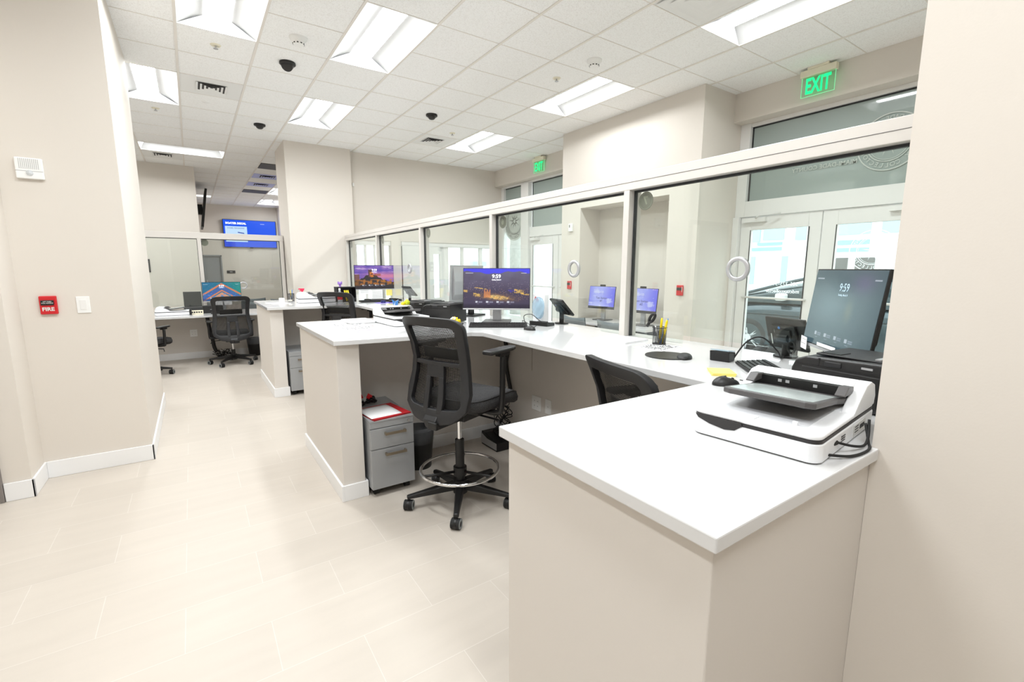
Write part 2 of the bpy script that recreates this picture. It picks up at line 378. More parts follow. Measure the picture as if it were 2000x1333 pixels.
# right-hand entrance (Y .40 .. 3.37)
b = MB().box(5.66, 5.82, 3.25, 3.37, 2.10, 3.19).box(5.62, 5.82, 3.295, 3.37, 0, 2.10).box(5.68, 5.84, 0.396, 3.25, 3.15, 3.19)
b.box(5.66, 5.82, 0.396, 3.25, 2.10, 2.285).box(5.64, 5.82, 1.34, 1.465, 0, 2.1).box(5.66, 5.82, 1.34, 1.465, 2.285, 3.15)
fr1 = struct('window_1', b, AL, 0.004)
MB().box(5.72, 5.735, 1.465, 3.25, 2.285, 3.15).build('transom_glass', 'frosted', fr1)
MB().box(5.72, 5.735, 0.396, 1.34, 2.285, 3.15).build('transom_glass', 'frosted', fr1)
MB().box(5.712, 5.72, 1.465, 3.25, 3.135, 3.15).box(5.712, 5.72, 3.235, 3.25, 2.285, 3.15).build('gasket', 'gasket', fr1)
MB().box(5.72, 5.73, 0.396, 1.34, 0.25, 2.1).build('side_glass', 'door_glass', fr1)
MB().box(5.68, 5.8, 0.396, 1.34, 0, 0.25).build('kick_panel', AL, fr1)
def ring_text(b, body, R_, size, a0, a1, cyc):
    n = len(body)
    for k, ch in enumerate(body):
        a = a0 + (a1 - a0) * k / max(1, n - 1)
        T0 = b.T.copy(); b.T = T0 @ Matrix.Translation((R_ * math.cos(a), R_ * math.sin(a), 0)) @ Matrix.Rotation(a + (PI / 2 if cyc else -PI / 2), 4, 'Z')
        if ch != ' ': b.text(ch, size)
        b.T = T0
def annulus(b, r0, r1, z=0, n=48):
    vs = []; fs = []
    for i in range(n):
        a = 2 * PI * i / n; vs += [(r0 * math.cos(a), r0 * math.sin(a), z), (r1 * math.cos(a), r1 * math.sin(a), z)]
    for i in range(n): j = (i + 1) % n; fs.append((2 * i, 2 * i + 1, 2 * j + 1, 2 * j))
    return b.add(vs, fs, False)
def seal(b, s):
    annulus(b, 0.96 * s, 1.0 * s); annulus(b, 0.66 * s, 0.69 * s); annulus(b, 0.60 * s, 0.615 * s)
    ring_text(b, 'TAX COLLECTOR', 0.82 * s, 0.22 * s, R(200), R(340), True)
    ring_text(b, 'MIAMI-DADE COUNTY', 0.82 * s, 0.20 * s, R(165), R(15), False)
    for k in range(9):
        a = R(40 * k + 10); b.add([(0.1 * s * math.cos(a - .3), 0.1 * s * math.sin(a - .3), 0), (0.5 * s * math.cos(a), 0.5 * s * math.sin(a), 0), (0.1 * s * math.cos(a + .3), 0.1 * s * math.sin(a + .3), 0)], [(0, 1, 2)])
    return b
b = MB().at((5.709, 1.87, 2.70), PI / 2, 0, PI / 2); seal(b, 0.27)
b.at((5.7085, 2.44, 2.565), PI / 2, 0, PI / 2).text('MIAMI-DADE COUNTY', 0.062, bold=0.001)
b.at((5.7085, 2.50, 2.66), PI / 2, 0, PI / 2).text('TAX COLLECTOR', 0.082, bold=0.001)
plabel(b.build('etched_lettering', 'etched', fr1), 'mirrored etched county lettering and round seal')
def door_leaf(y0, y1, name, gy0, gy1, texts=None, ztop=2.095, hinge_low=True):
    b = MB(); frame_rect(b, 5.68, 5.725, y0 + 0.004, y1 - 0.004, 0.01, ztop, gy0 - y0, y1 - gy1, 0.30, ztop - 1.94)
    d = struct(name, b, AL, 0.003)
    MB().box(5.698, 5.706, gy0, gy1, 0.31, 1.94).build('glass_pane', 'door_glass', d)
    b = MB().at((5.655, 0, 0)).tube([(0, y0 + 0.09, 1.13), (0, y1 - 0.09, 1.13)], 0.013, 10)
    for yy in (y0 + 0.1, y1 - 0.1): b.tube([(0, yy, 1.13), (0.028, yy, 1.13)], 0.012, 8)
    b.build('push_bar', AL, d)
    b = MB().box(5.63, 5.68, y1 - 0.32 if hinge_low else y0 + 0.05, y1 - 0.05 if hinge_low else y0 + 0.32, 2.03, 2.08)
    yy = y1 - 0.2 if hinge_low else y0 + 0.2
    b.tube([(5.64, yy, 2.08), (5.5, yy - 0.12, 2.09), (5.62, yy - 0.3, 2.11)], 0.01, 6)
    b.build('door_closer', AL, d)
    MB().box(5.675, 5.682, gy0 - 0.012, gy0, 0.31, 1.94).box(5.675, 5.682, gy1, gy1 + 0.008, 0.31, 1.94).build('gasket', 'gasket', d)
    if texts:
        b = MB(); texts(b); plabel(b.build('door_lettering', 'vinyl', d), 'mirrored white lettering on door glass')
    return d
def t1(b):
    b.at((5.7085, 2.75, 1.30), PI / 2, 0, PI / 2).text('305 375-5448', 0.062)
    b.at((5.7085, 2.75, 1.215), PI / 2, 0, PI / 2).text('mdctaxcollector', 0.058, bold=0.0012)
def t2(b):
    b.at((5.7085, 1.90, 1.66), PI / 2, 0, PI / 2); seal(b, 0.21)
    b.at((5.7085, 1.80, 1.0), PI / 2, 0, PI / 2).text('us2', 0.07, bold=0.001)
door_leaf(2.38, 3.295, 'door_3', 2.512, 3.16, t1)
door_leaf(1.465, 2.38, 'door_4', 1.66, 2.233, t2, hinge_low=False)
# left-hand entrance (Y 5.79 .. 8.72)
b = MB().box(5.66, 5.82, 5.79, 8.72, 3.155, 3.19).box(5.62, 5.84, 7.68, 7.93, 0, 3.155).box(5.66, 5.82, 5.79, 7.68, 2.10, 2.29).box(5.66, 5.82, 8.62, 8.72, 0, 3.155)
b.box(5.66, 5.82, 5.79, 5.86, 0, 3.155).box(5.68, 5.8, 7.93, 8.62, 0, 0.25).box(5.68, 5.80, 7.93, 8.62, 2.66, 2.72)
fr2 = struct('window_2', b, AL, 0.004)
MB().box(5.72, 5.735, 5.86, 7.66, 2.29, 3.155).build('transom_glass', 'frosted', fr2)
MB().box(5.72, 5.735, 7.93, 8.62, 2.72, 3.155).build('transom_glass', 'frosted', fr2)
MB().box(5.72, 5.73, 7.93, 8.62, 0.25, 2.66).build('side_glass', 'door_glass', fr2)
MB().box(5.712, 5.72, 7.64, 7.655, 2.29, 3.155).box(5.712, 5.72, 5.86, 7.66, 3.14, 3.155).box(5.712, 5.72, 7.93, 8.62, 3.14, 3.155).build('gasket', 'gasket', fr2)
b = MB().at((5.709, 8.28, 2.46), PI / 2, 0, PI / 2); seal(b, 0.40)
annulus(b, 0.0, 0.38)
plabel(b.build('round_seal', 'etched', fr2), 'large round etched seal')
door_leaf(6.80, 7.68, 'door_5', 6.965, 7.58); door_leaf(5.86, 6.80, 'door_6', 6.0, 6.62, hinge_low=False)
# windows under the back wall
b = MB().box(2.45, 5.7, 8.74, 8.84, 1.90, 1.985).box(2.45, 5.7, 8.74, 8.84, 0, 0.30)
for x0, x1 in ((2.45, 2.52), (2.68, 2.72), (2.86, 2.89), (4.2, 4.3), (4.3, 4.40), (4.69, 4.76), (5.13, 5.21), (5.64, 5.7)): b.box(x0, x1, 8.775, 8.815, 0.3, 1.9)
fr3 = struct('window_3', b, AL, 0.004)
MB().box(2.53, 3.17, 8.79, 8.80, 0.3, 1.9).build('window_glass', 'door_glass', fr3)
MB().box(4.45, 5.62, 8.79, 8.80, 0.3, 1.9).build('window_glass', 'door_glass', fr3)
MB().box(4.05, 4.2, 8.79, 8.80, 0.88, 1.76).build('window_glass', 'door_glass', fr3)
MB().box(3.17, 3.36, 8.70, 8.86, 0.3, 1.985).build('panel', W, fr3)
MB().box(3.36, 3.385, 8.715, 8.86, 0.3, 1.9).build('gasket', 'gasket', fr3)
MB().box(3.385, 3.98, 8.73, 8.86, 0.3, 1.985).box(3.98, 4.05, 8.74, 8.84, 0.3, 1.9).box(4.05, 4.2, 8.74, 8.84, 0.3, 0.88).box(4.05, 4.2, 8.74, 8.84, 1.76, 1.9).build('door_panel', AL, fr3)

# ------------------------------------------------------------------ counters
P_ = 'desk_paint'
def wing(name, label, y0, y1, sy0, sy1, near=False):
    t = thing(name, label, 'counter', (0, 0, 0), group='painted desk bases under the white worktop')
    MB().box(0.685, 0.825, y0, y1, 0, CT - 0.031).build('end_panel', P_, t, 0.004)
    MB().box(0.825, 2.199, sy0, sy1, 0, CT - 0.031).build('spine_panel', P_, t)
    b = MB().box(0.672, 0.685, y0 - 0.013, y1 + 0.013, 0, 0.105).box(0.685, 0.84, y0 - 0.013, y0, 0, 0.105).box(0.685, 0.84, y1, y1 + 0.013, 0, 0.105)
    if not near: b.box(0.84, 2.19, sy0 - 0.013, sy0, 0, 0.105).box(0.825, 0.84, y0, sy0, 0, 0.105)
    b.build('baseboard', 'white_trim', t, 0.002)
    return t
t = thing('service_desk', 'nearest painted desk base below the scanner, wide panel facing the camera', 'counter', group='painted desk bases under the white worktop')
MB().prism([(0.685, 0.402), (2.199, 0.402), (2.199, 0.535), (0.825, 0.535), (0.825, 1.02), (0.685, 1.02)], 0, CT - 0.031).build('end_panel', P_, t, 0.003)
MB().box(0.672, 0.685, 0.389, 1.033, 0, 0.105).box(0.685, 1.34, 0.389, 0.402, 0, 0.105).build('baseboard', 'white_trim', t, 0.002)
wing('service_desk', 'middle painted desk base sheltering the grey pedestal with red folder', 2.90, 4.05, 3.41, 3.54)
wing('service_desk', 'rear painted desk base nearest the square column', 5.83, 7.09, 6.38, 6.51)
t = thing('knee_wall', 'long painted knee wall under the glass screen, carrying outlets', 'wall')
MB().box(2.2, 2.335, 0.402, 8.56, 0, CT - 0.031).build('wall_panel', P_, t)
MB().box(2.187, 2.2, 0.55, 3.395, 0, 0.105).box(2.187, 2.2, 3.555, 6.365, 0, 0.105).box(2.187, 2.2, 6.525, 8.56, 0, 0.105).build('baseboard', 'white_trim', t, 0.002)
MB().box(2.196, 2.2, 2.934, 2.938, 0.66, CT - 0.032).box(2.196, 2.2, 5.0, 5.004, 0.66, CT - 0.032).build('panel_seam', 'seam_tan', t)
poly = [(0.665, 0.386), (1.342, 0.386), (1.342, 0.403), (2.46, 0.403), (2.46, 8.55), (1.6, 8.55), (1.6, 7.16), (1.56, 7.12), (0.66, 7.12), (0.66, 5.785), (1.56, 5.70), (1.61, 5.64), (1.61, 4.13), (1.57, 4.07), (0.665, 4.07),
        (0.668, 2.872), (1.56, 2.775), (1.615, 2.72), (1.605, 1.02), (0.667, 1.043)]
tag(MB().prism(poly, CT - 0.03, CT).build('worktop', 'quartz', None, 0.003), 'long glossy white quartz worktop linking three desk wings along the glass', 'worktop')
# outlets on the knee wall
def wall_plate(x, y, z, wy, hz, label, holes=4):
    t = thing('wall_outlet', label, 'outlet', (x, y, z), group='outlet plates under the counters')
    MB().box(-0.006, 0, -wy / 2, wy / 2, -hz / 2, hz / 2).build('plate', 'white_plastic', t, 0.0015)
    for k in range(holes):
        yy = (-0.02 if k % 2 == 0 else 0.02) if holes == 4 else 0; zz = (0.02 if k < holes / 2 else -0.02) if holes > 1 else 0
        b = MB().cbox(-0.0068, yy, zz, 0.0016, 0.02, 0.024); b.mi = 1
        b.cbox(-0.0078, yy - 0.004, zz, 0.0006, 0.002, 0.008).cbox(-0.0078, yy + 0.004, zz, 0.0006, 0.002, 0.008)
        b.build('socket', ['white_plastic', 'scanner_grey'], t)
    return t
wall_plate(2.1995, 2.87, 0.405, 0.115, 0.115, 'square white double outlet plate on knee wall right of the stool', 4)
wall_plate(2.1995, 2.72, 0.412, 0.07, 0.115, 'narrow white data plate beside the double outlet', 1)
wall_plate(2.1995, 3.32, 0.40, 0.07, 0.115, 'white outlet plate just behind the stool seat', 2)
# far service counter
t = thing('service_desk', 'far painted desk base below the window with the teal monitor', 'counter', group='painted desk bases under the white worktop')
MB().box(-2.9, 1.385, 9.2, 9.33, 0, 0.729).build('wall_panel', P_, t)
MB().box(-2.9, 1.385, 9.187, 9.2, 0, 0.105).build('baseboard', 'white_trim', t, 0.002)
tag(MB().box(-2.9, 1.385, 8.45, 9.45, 0.73, 0.76).build('worktop', 'quartz', None, 0.003), 'lower white quartz worktop at the far service window', 'worktop')
o = wall_plate(0, 0, 0, 0.1, 0.115, 'white outlet plate under the far counter', 4); o.location = (-0.05, 9.1995, 0.42); o.rotation_euler = (0, 0, PI / 2)

# ------------------------------------------------------------------ glass partition along the counter
t = thing('glass_partition', 'long aluminium framed glass screen with numbered windows above main counter', 'partition')
MB().box(2.284, 2.394, 0.40, 8.56, 1.953, 2.047).build('top_rail', 'anodised', t, 0.003)
MB().box(2.2825, 2.284, 0.40, 8.56, 1.998, 2.0).build('rail_seam', 'scanner_grey', t)
posts = [0.422, 2.082, 3.697, 5.305, 6.90, 8.525]
for y in posts:
    MB().box(2.284, 2.394, y - 0.023, y + 0.023, CT, 1.953).build('post', 'anodised', t, 0.002)
slots = [(1.05, 1.66), (2.32, 2.92), (4.25, 4.85), (5.45, 6.05), (7.2, 7.8)]
for k in range(5):
    y0, y1 = posts[k] + 0.023, posts[k + 1] - 0.023; s0, s1 = slots[k]
    b = MB().prism([(y0, CT), (s0, CT), (s0, 1.088), (s1, 1.088), (s1, CT), (y1, CT), (y1, 1.953), (y0, 1.953)], 2.334, 2.344, 'x')
    b.build('glass_pane', 'clear_glass', t)
    MB().box(2.328, 2.350, y0, y1, 1.941, 1.953).box(2.328, 2.350, y1 - 0.010, y1, CT, 1.941).box(2.328, 2.350, y0, y0 + 0.008, CT, 1.941).build('gasket', 'gasket', t)
b = MB()
def number_disc(parent, x, y, z, r, digit, ry=PI / 2):
    b = MB().at((x, y, z), ry, 0, PI / 2).cyl(r, -0.001, 0.001, 32); b.mi = 1
    T0 = b.T.copy(); b.T = T0 @ Matrix.Translation((0, 0, -0.0018)); annulus(b, r * 0.86, r * 0.9)
    b.text(digit, r * 1.25, bold=0.002); b.build('number_disc', ['decal', 'decal_pale'], parent)
for k, (y, d) in enumerate(((1.982, '7'), (3.588, '6'), (5.19, '5'), (6.79, '4'), (8.40, '3'))):
    number_disc(t, 2.347, y, 1.885, 0.055, d)
def speak_ring(parent, x, y, z, axis='x'):
    b = MB().at((x, y, z)).lathe([(0.043, -0.007), (0.047, -0.010), (0.061, -0.009), (0.064, -0.004), (0.064, 0.004), (0.061, 0.009), (0.047, 0.010), (0.043, 0.007), (0.043, -0.007)], 32, False, axis)
    b.build('speak_through_ring', 'silver', parent)
for y in (1.355, 2.617, 5.78): speak_ring(t, 2.339, y, 1.471)
# partition of the far service window
t = thing('glass_partition', 'aluminium framed glass screen above the far service counter', 'partition')
MB().box(-2.9, 1.39, 9.2, 9.31, 1.945, 2.042).build('top_rail', 'anodised', t, 0.003)
for x in (-2.2, -1.0, 0.147, 1.355): MB().box(x - 0.027, x + 0.027, 9.2, 9.31, 0.76, 1.945).build('post', 'anodised', t, 0.002)
for x0, x1 in ((-2.17, -1.03), (-0.97, 0.12), (0.174, 1.328)):
    MB().box(x0, x1, 9.25, 9.26, 0.86, 1.945).build('glass_pane', 'clear_glass', t)
    MB().box(x0, x1, 9.245, 9.265, 1.937, 1.945).box(x0, x0 + 0.006, 9.245, 9.265, 0.86, 1.937).box(x1 - 0.006, x1, 9.245, 9.265, 0.86, 1.937).build('gasket', 'gasket', t)
number_disc(t, 0.22, 9.262, 1.888, 0.055, ' ', PI); speak_ring(t, 0.722, 9.255, 1.182, 'y')

# ------------------------------------------------------------------ ceiling fixtures
def make_troffer(label):
    t = thing('ceiling_light', label, 'ceiling light')
    L, Wd = SY * 2, SX
    b = MB(); hx, hy = Wd / 2 - 0.012, L / 2 - 0.008
    def prof(sg):      # curved side reflectors rising to the lens
        return lambda u, v: (sg * (hx - (hx - 0.10) * u), -hy + 2 * hy * v, 0.0 + 0.085 * math.sin(u * PI / 2))
    for sg in (-1, 1): b.grid(prof(sg), 8, 1)
    for sg in (-1, 1): b.add([(-hx, sg * hy, 0), (hx, sg * hy, 0), (0.10, sg * (hy - 0.06), 0.085), (-0.10, sg * (hy - 0.06), 0.085)], [(0, 1, 2, 3)])
    b.build('reflector', 'troffer_white', t)
    MB().grid(lambda u, v: (-0.10 + 0.20 * u, -hy + 0.05 + (2 * hy - 0.1) * v, 0.083 - 0.006 * math.sin(u * PI)), 10, 1).build('lens', 'lens', t)
    b = MB(); b.box(-Wd / 2, -hx, -L / 2, L / 2, -0.004, 0.004).box(hx, Wd / 2, -L / 2, L / 2, -0.004, 0.004).box(-hx, hx, -L / 2, -hy, -0.004, 0.004).box(-hx, hx, hy, L / 2, -0.004, 0.004)
    b.build('frame', 'alum_white', t)
    return t
names = ['recessed troffer light over the drafting stool, largest at top centre', 'recessed troffer light at the top edge, left of centre', 'recessed troffer light tucked against the end of left wall', 'recessed troffer light in front of the square column',
         'recessed troffer light above the glass screen and lobby alcove', 'recessed troffer light nearest the back corner exit sign', 'recessed troffer light at the top right beside square diffuser', None, None, None, None, None, None, None, None,
         'small distant troffer light right of the hanging screen', 'most distant troffer light above the far television']
g = 'recessed ceiling troffers'
first = None
for k, (i, j) in enumerate(TROFF):
    lb = {0: names[0], 1: names[1], 2: names[2], 3: names[3], 4: names[4], 5: names[5], 6: names[6], len(TROFF) - 2: names[-2], len(TROFF) - 1: names[-1]}.get(k) or 'added unseen troffer light behind the camera or hidden by walls, brightening the room'
    loc = (gx(i) + SX / 2, gy(j) + SY, CEIL)
    if first is None: first = make_troffer(lb); first.location = loc; first['group'] = g
    else: place(first, loc, 0, lb, g)
place(first, (gx(0), gy(10) + SY / 2, CEIL), PI / 2, 'troffer light lying crosswise in front of the tan far-left wall', g)
t = thing('ceiling_light', 'short troffer light crossing the dark edge-on television', 'ceiling light', (gx(0) + SX / 2, gy(20) + SY / 2, CEIL), group=g)
MB().box(-0.29, 0.29, -0.29, 0.29, 0.02, 0.05).build('lens', 'lens_soft', t); MB().box(-0.306, 0.306, -0.306, 0.306, 0.05, 0.06).build('housing', 'troffer_white', t)

def diffuser(x, y, size, label, m='vent_white', cell=True):
    t = thing('air_diffuser', label, 'air vent', (x, y, CEIL), group='ceiling air diffusers')
    if cell: MB().box(-0.29, 0.29, -0.29, 0.29, -0.004, 0.0).build('panel', m, t)
    b = MB()
    for k in range(4):
        r0 = size / 2 * (1 - k * 0.26); r1 = r0 - size * 0.07; z0, z1 = -0.012 - 0.0 * k, -0.004
        for a, q in (((-r0, -r0), (r0, -r0)), ((r0, -r0), (r0, r0)), ((r0, r0), (-r0, r0)), ((-r0, r0), (-r0, -r0))):
            s_ = r1 / r0; b.add([(a[0], a[1], z0), (q[0], q[1], z0), (q[0] * s_, q[1] * s_, z1), (a[0] * s_, a[1] * s_, z1)], [(0, 1, 2, 3)])
    b.build('louvre', m, t)
    MB().box(-size * .47, size * .47, -size * .47, size * .47, -0.0046, -0.0042).build('throat', 'vent_dark' if size < 0.5 else 'vent_white', t)
    return t
diffuser(gx(0) + SX / 2, gy(4) + SY / 2, 0.30, 'square four-way diffuser with dark louvres left of the dome cameras')
big = diffuser(gx(5) + SX / 2, gy(-3) + SY / 2, 0.56, 'large white square diffuser at the top edge beside the bright troffer')
diffuser(gx(5) + SX / 2 - 0.05, gy(5) + SY / 2, 0.30, 'small dark-slotted diffuser just behind the black dome camera over the lobby')
diffuser(gx(-1) + SX / 2, gy(11) + SY / 2, 0.30, 'pale diffuser just behind the crosswise troffer')
diffuser(gx(2) + SX / 2, gy(13) + SY / 2, 0.34, 'bluish lit square diffuser beside the column, nearer one', 'vent_blue_lit')
diffuser(gx(2) + SX / 2, gy(15) + SY / 2, 0.34, 'bluish lit square diffuser, farther one above television', 'vent_blue_lit')
def grille(x, y, label):
    t = thing('return_grille', label, 'air vent', (x, y, CEIL), group='dark return grilles')
    MB().box(-0.29, 0.29, -0.29, 0.29, -0.005, 0.0).build('backing', 'vent_dark', t)
    b = MB()
    for k in range(14): b.cbox(0, -0.26 + 0.04 * k, -0.008, 0.56, 0.012, 0.006)
    b.build('slats', 'lens_grey', t)
grille(gx(2) + SX / 2, gy(11) + SY / 2, 'dark slatted return grille half hidden by the square column')
grille(gx(2) + SX / 2, gy(17) + SY / 2, 'dark slatted return grille, farther one')
def smoke(x, y, label):
    t = thing('smoke_detector', label, 'smoke detector', (x, y, CEIL), group='white smoke detectors')
    MB().lathe([(0.075, 0), (0.075, -0.012), (0.06, -0.02), (0.052, -0.045), (0.044, -0.06)], 28).build('housing', 'white_plastic', t)
    b = MB()
    for k in range(10): b.at((0, 0, 0), 2 * PI * k / 10).cbox(0.047, 0, -0.052, 0.006, 0.014, 0.008)
    b.build('vent_slot', 'black', t)
smoke(0.968, 4.82, 'white smoke detector between the two nearest troffers'); smoke(3.47, 3.65, 'white smoke detector above the lobby alcove')
def dome_cam(x, y, label, bullet=False):
    t = thing('ceiling_camera', label, 'security camera', (x, y, CEIL), group='black dome cameras')
    MB().lathe([(0.075, 0), (0.076, -0.018), (0.066, -0.026)], 28).build('housing', 'black', t)
    b = MB()
    if bullet: b.at((0, 0, -0.02), R(60), R(50)).lathe([(0.055, -0.03), (0.056, 0.03), (0.05, 0.085)], 24)
    else: b.lathe([(0.052, -0.024), (0.046, -0.045), (0.03, -0.06), (0.0, -0.066)], 24, False)
    b.build('lens_dome', 'dark_plastic', t)
dome_cam(0.975, 5.43, 'black ball camera hanging just behind the first smoke detector', True)
dome_cam(0.989, 7.87, 'black dome camera nearest the square column'); dome_cam(2.84, 6.08, 'black dome camera over the counter, right of the others')
def sprinkler(x, y, label, flat=False):
    t = thing('sprinkler_head', label, 'sprinkler', (x, y, CEIL), group='ceiling sprinkler heads')
    MB().lathe([(0.045, 0), (0.04, -0.006), (0.02, -0.008)] if not flat else [(0.05, 0), (0.045, -0.004), (0.0, -0.005)], 20).build('escutcheon', 'ivory' if not flat else 'white_plastic', t)
    if not flat: MB().cyl(0.007, -0.03, -0.006, 10).cyl(0.02, -0.034, -0.030, 14).build('deflector', 'silver', t)
sprinkler(0.364, 5.4, 'pale sprinkler head above the square diffuser'); sprinkler(-0.2, 7.86, 'pale sprinkler head behind the left wall end')
sprinkler(3.445, 4.2, 'sprinkler head left of the long lobby troffer'); sprinkler(3.46, 6.69, 'sprinkler head near the small slotted diffuser')
sprinkler(0.335, 7.22, 'flat concealed sprinkler cover behind the square diffuser', True); sprinkler(3.447, 7.89, 'flat round cover near the back wall', True)
sprinkler(1.0, 12.6, 'tiny distant sprinkler over the room with television', True)

def exit_sign(x, y, label, wd=0.33):
    t = thing('exit_sign', label, 'exit sign', (x, y, CEIL), group='green edge-lit EXIT signs')
    MB().box(-0.035, 0.035, -wd * .3, wd * .3, -0.022, 0).box(-0.03, 0.03, -wd / 2, wd / 2, -0.085, -0.022).build('housing', 'ivory', t, 0.004)
    MB().box(-0.004, 0.004, -wd / 2 + 0.01, wd / 2 - 0.01, -0.275, -0.085).build('acrylic_panel', 'exit_acrylic', t)
    b = MB().at((-0.006, 0, -0.185), -PI / 2, 0, PI / 2)
    b.T = b.T @ Matrix.Diagonal((0.72, 1.3, 1, 1)); b.text('EXIT', 0.16, bold=0.004)
    b.build('lettering', 'exit_green', t)
    y_ = wd / 2 - 0.01
    MB().box(-0.0042, 0.0042, -y_ - 0.0008, -y_ + 0.0012, -0.275, -0.085).box(-0.0042, 0.0042, y_ - 0.0012, y_ + 0.0008, -0.275, -0.085).box(-0.0042, 0.0042, -y_, y_, -0.2765, -0.2745).build('lit_edge', 'exit_edge', t)
exit_sign(5.42, 2.44, 'green lit EXIT sign above the doors at right'); exit_sign(5.45, 7.12, 'smaller green lit EXIT sign in the back corner')

# ------------------------------------------------------------------ drafting and task chairs
def make_chair(name, label, SH=0.72, ring=True, group='black mesh-back office chairs', BH=0.50, AH=0.277, WS=1.0):
    """faces +X; SH = seat top height"""
    t = thing(name, label, 'chair', group=group)
    def bp(sv, tv, off=0.0):      # back surface, sv in -1..1, tv in 0..1
        hw = 0.235 + 0.025 * math.sin(min(1, max(0, tv) / 0.16) * PI / 2) - 0.034 * math.sin(max(0, min(1, (tv - 0.18) / 0.80)) * PI) - 0.03 * max(0, 0.12 - tv) / 0.12
        x = -0.235 + 0.055 * math.sin(tv * PI * 0.92 + 0.15) - 0.055 * max(0, tv - 0.55) ** 1.3 * 2.0 + 0.05 * sv * sv * (0.6 + 0.4 * tv) + off
        z = SH - 0.07 + (BH + 0.06) * tv - 0.03 * (1 - sv * sv) * max(0, 0.35 - tv) * 3 + 0.012 * (1 - sv * sv) * tv
        return (x, sv * hw * WS * (1 - 0.055 * tv * abs(tv)), z)
    def rr(s0, s1, t0, t1, rs, rt, n=5):
        pts = []
        for cx, cy_, a0 in ((s1 - rs, t1 - rt, 0), (s0 + rs, t1 - rt, 90), (s0 + rs, t0 + rt, 180), (s1 - rs, t0 + rt, 270)):
            for k in range(n + 1): a = R(a0 + 90 * k / n); pts.append((cx + rs * math.cos(a), cy_ + rt * math.sin(a)))
        out = []           # densify long sides
        for i in range(len(pts)):
            a, q = pts[i], pts[(i + 1) % len(pts)]; L = math.hypot(a[0] - q[0], a[1] - q[1]); m_ = max(1, int(L / 0.16)) if False else (5 if L > 0.3 else 1)
            out += [(a[0] + (q[0] - a[0]) * k / m_, a[1] + (q[1] - a[1]) * k / m_) for k in range(m_)]
        return out
    def ringp(b, outer, inner, x0, x1):
        n = len(outer); vs = [bp(*p, x0) for p in outer] + [bp(*p, x0) for p in inner] + [bp(*p, x1) for p in outer] + [bp(*p, x1) for p in inner]; fs = []
        for i in range(n):
            j = (i + 1) % n
            fs += [(i, j, n + j, n + i), (2 * n + j, 2 * n + i, 3 * n + i, 3 * n + j), (j, i, 2 * n + i, 2 * n + j), (n + i, n + j, 3 * n + j, 3 * n + i)]
        b.add(vs, fs, True)
    def patch(b, s0, s1, t0, t1, x0, x1, nu=6, nv=6):
        A = lambda u, v: bp(s0 + (s1 - s0) * u, t0 + (t1 - t0) * v, x0)
        b.grid(A, nu, nv, (x1 - x0, 0, 0))
    b = MB(); ringp(b, rr(-1, 1, -0.03, 1.0, 0.30, 0.11, 7), rr(-0.78, 0.78, 0.10, 0.905, 0.12, 0.05, 7), -0.030, 0.004)
    patch(b, -0.84, 0.84, 0.50, 0.545, -0.028, -0.006, 14, 1)
    patch(b, -0.30, 0.30, 0.38, 0.52, -0.028, -0.006, 6, 4)
    patch(b, -0.30, -0.14, 0.06, 0.39, -0.030, -0.006, 2, 8); patch(b, 0.14, 0.30, 0.06, 0.39, -0.030, -0.006, 2, 8)
    b.build('back_frame', 'chair_plastic', t, 0.004)
    MB().grid(lambda u, v: bp(-0.86 + 1.72 * u, 0.07 + 0.87 * v, 0.006), 24, 24, (0.0015, 0, 0)).build('mesh_back', 'chair_net', t)
    b = MB(); patch(b, -0.62, 0.62, 0.56, 0.68, 0.012, 0.026, 10, 4); b.build('lumbar_pad', 'dark_plastic', t, 0.004)
    b = MB().prism([(-0.225, SH - 0.04), (-0.27, SH - 0.10), (-0.245, SH - 0.155), (-0.02, SH - 0.155), (0.06, SH - 0.135), (0.06, SH - 0.115), (-0.10, SH - 0.12), (-0.19, SH - 0.09)], -0.05, 0.05, 'y')
    br = b.build('back_bracket', 'chair_plastic', t, 0.008)
    MB().at((-0.262, -0.03, SH - 0.125)).cbox(0, 0, 0, 0.03, 0.07, 0.045).build('tilt_knob', 'black', br, 0.008)
    # seat cushion
    def se(u, v):
        a = 2 * PI * u; ca, sa = math.cos(a), math.sin(a); e = 0.42
        x = 0.25 * math.copysign(abs(ca) ** e, ca); y = 0.245 * math.copysign(abs(sa) ** e, sa)
        return x, y
    prof = [(0.0, 0.012), (0.55, 0.010), (0.85, 0.004), (0.96, -0.008), (1.0, -0.035), (0.985, -0.062), (0.93, -0.078), (0.0, -0.08)]
    vs = []; n = 48; fs = []
    for k, zz in prof:
        for i in range(n):
            x, y = se(i / n, 0); xx = 0.125 + x * k; drop = -0.05 * max(0, (xx - 0.20) / 0.17) ** 2; lift = 0.012 * (y * k / 0.245) ** 2
            vs.append((xx, y * k, SH + zz + drop + lift))
    for j in range(len(prof) - 1):
        for i in range(n): fs.append((j * n + i, (j + 1) * n + i, (j + 1) * n + (i + 1) % n, j * n + (i + 1) % n))
    st = MB().add(vs, fs, True).build('seat', 'seat_fabric', t)
    MB().tube([(vs[3 * n + i][0], vs[3 * n + i][1], vs[3 * n + i][2]) for i in range(n)], 0.004, 6, True).build('piping', 'black', st)
    MB().box(-0.05, 0.25, -0.19, 0.19, SH - 0.095, SH - 0.078).box(-0.06, 0.12, -0.09, 0.09, SH - 0.15, SH - 0.095).build('seat_plate', 'black', t, 0.004)
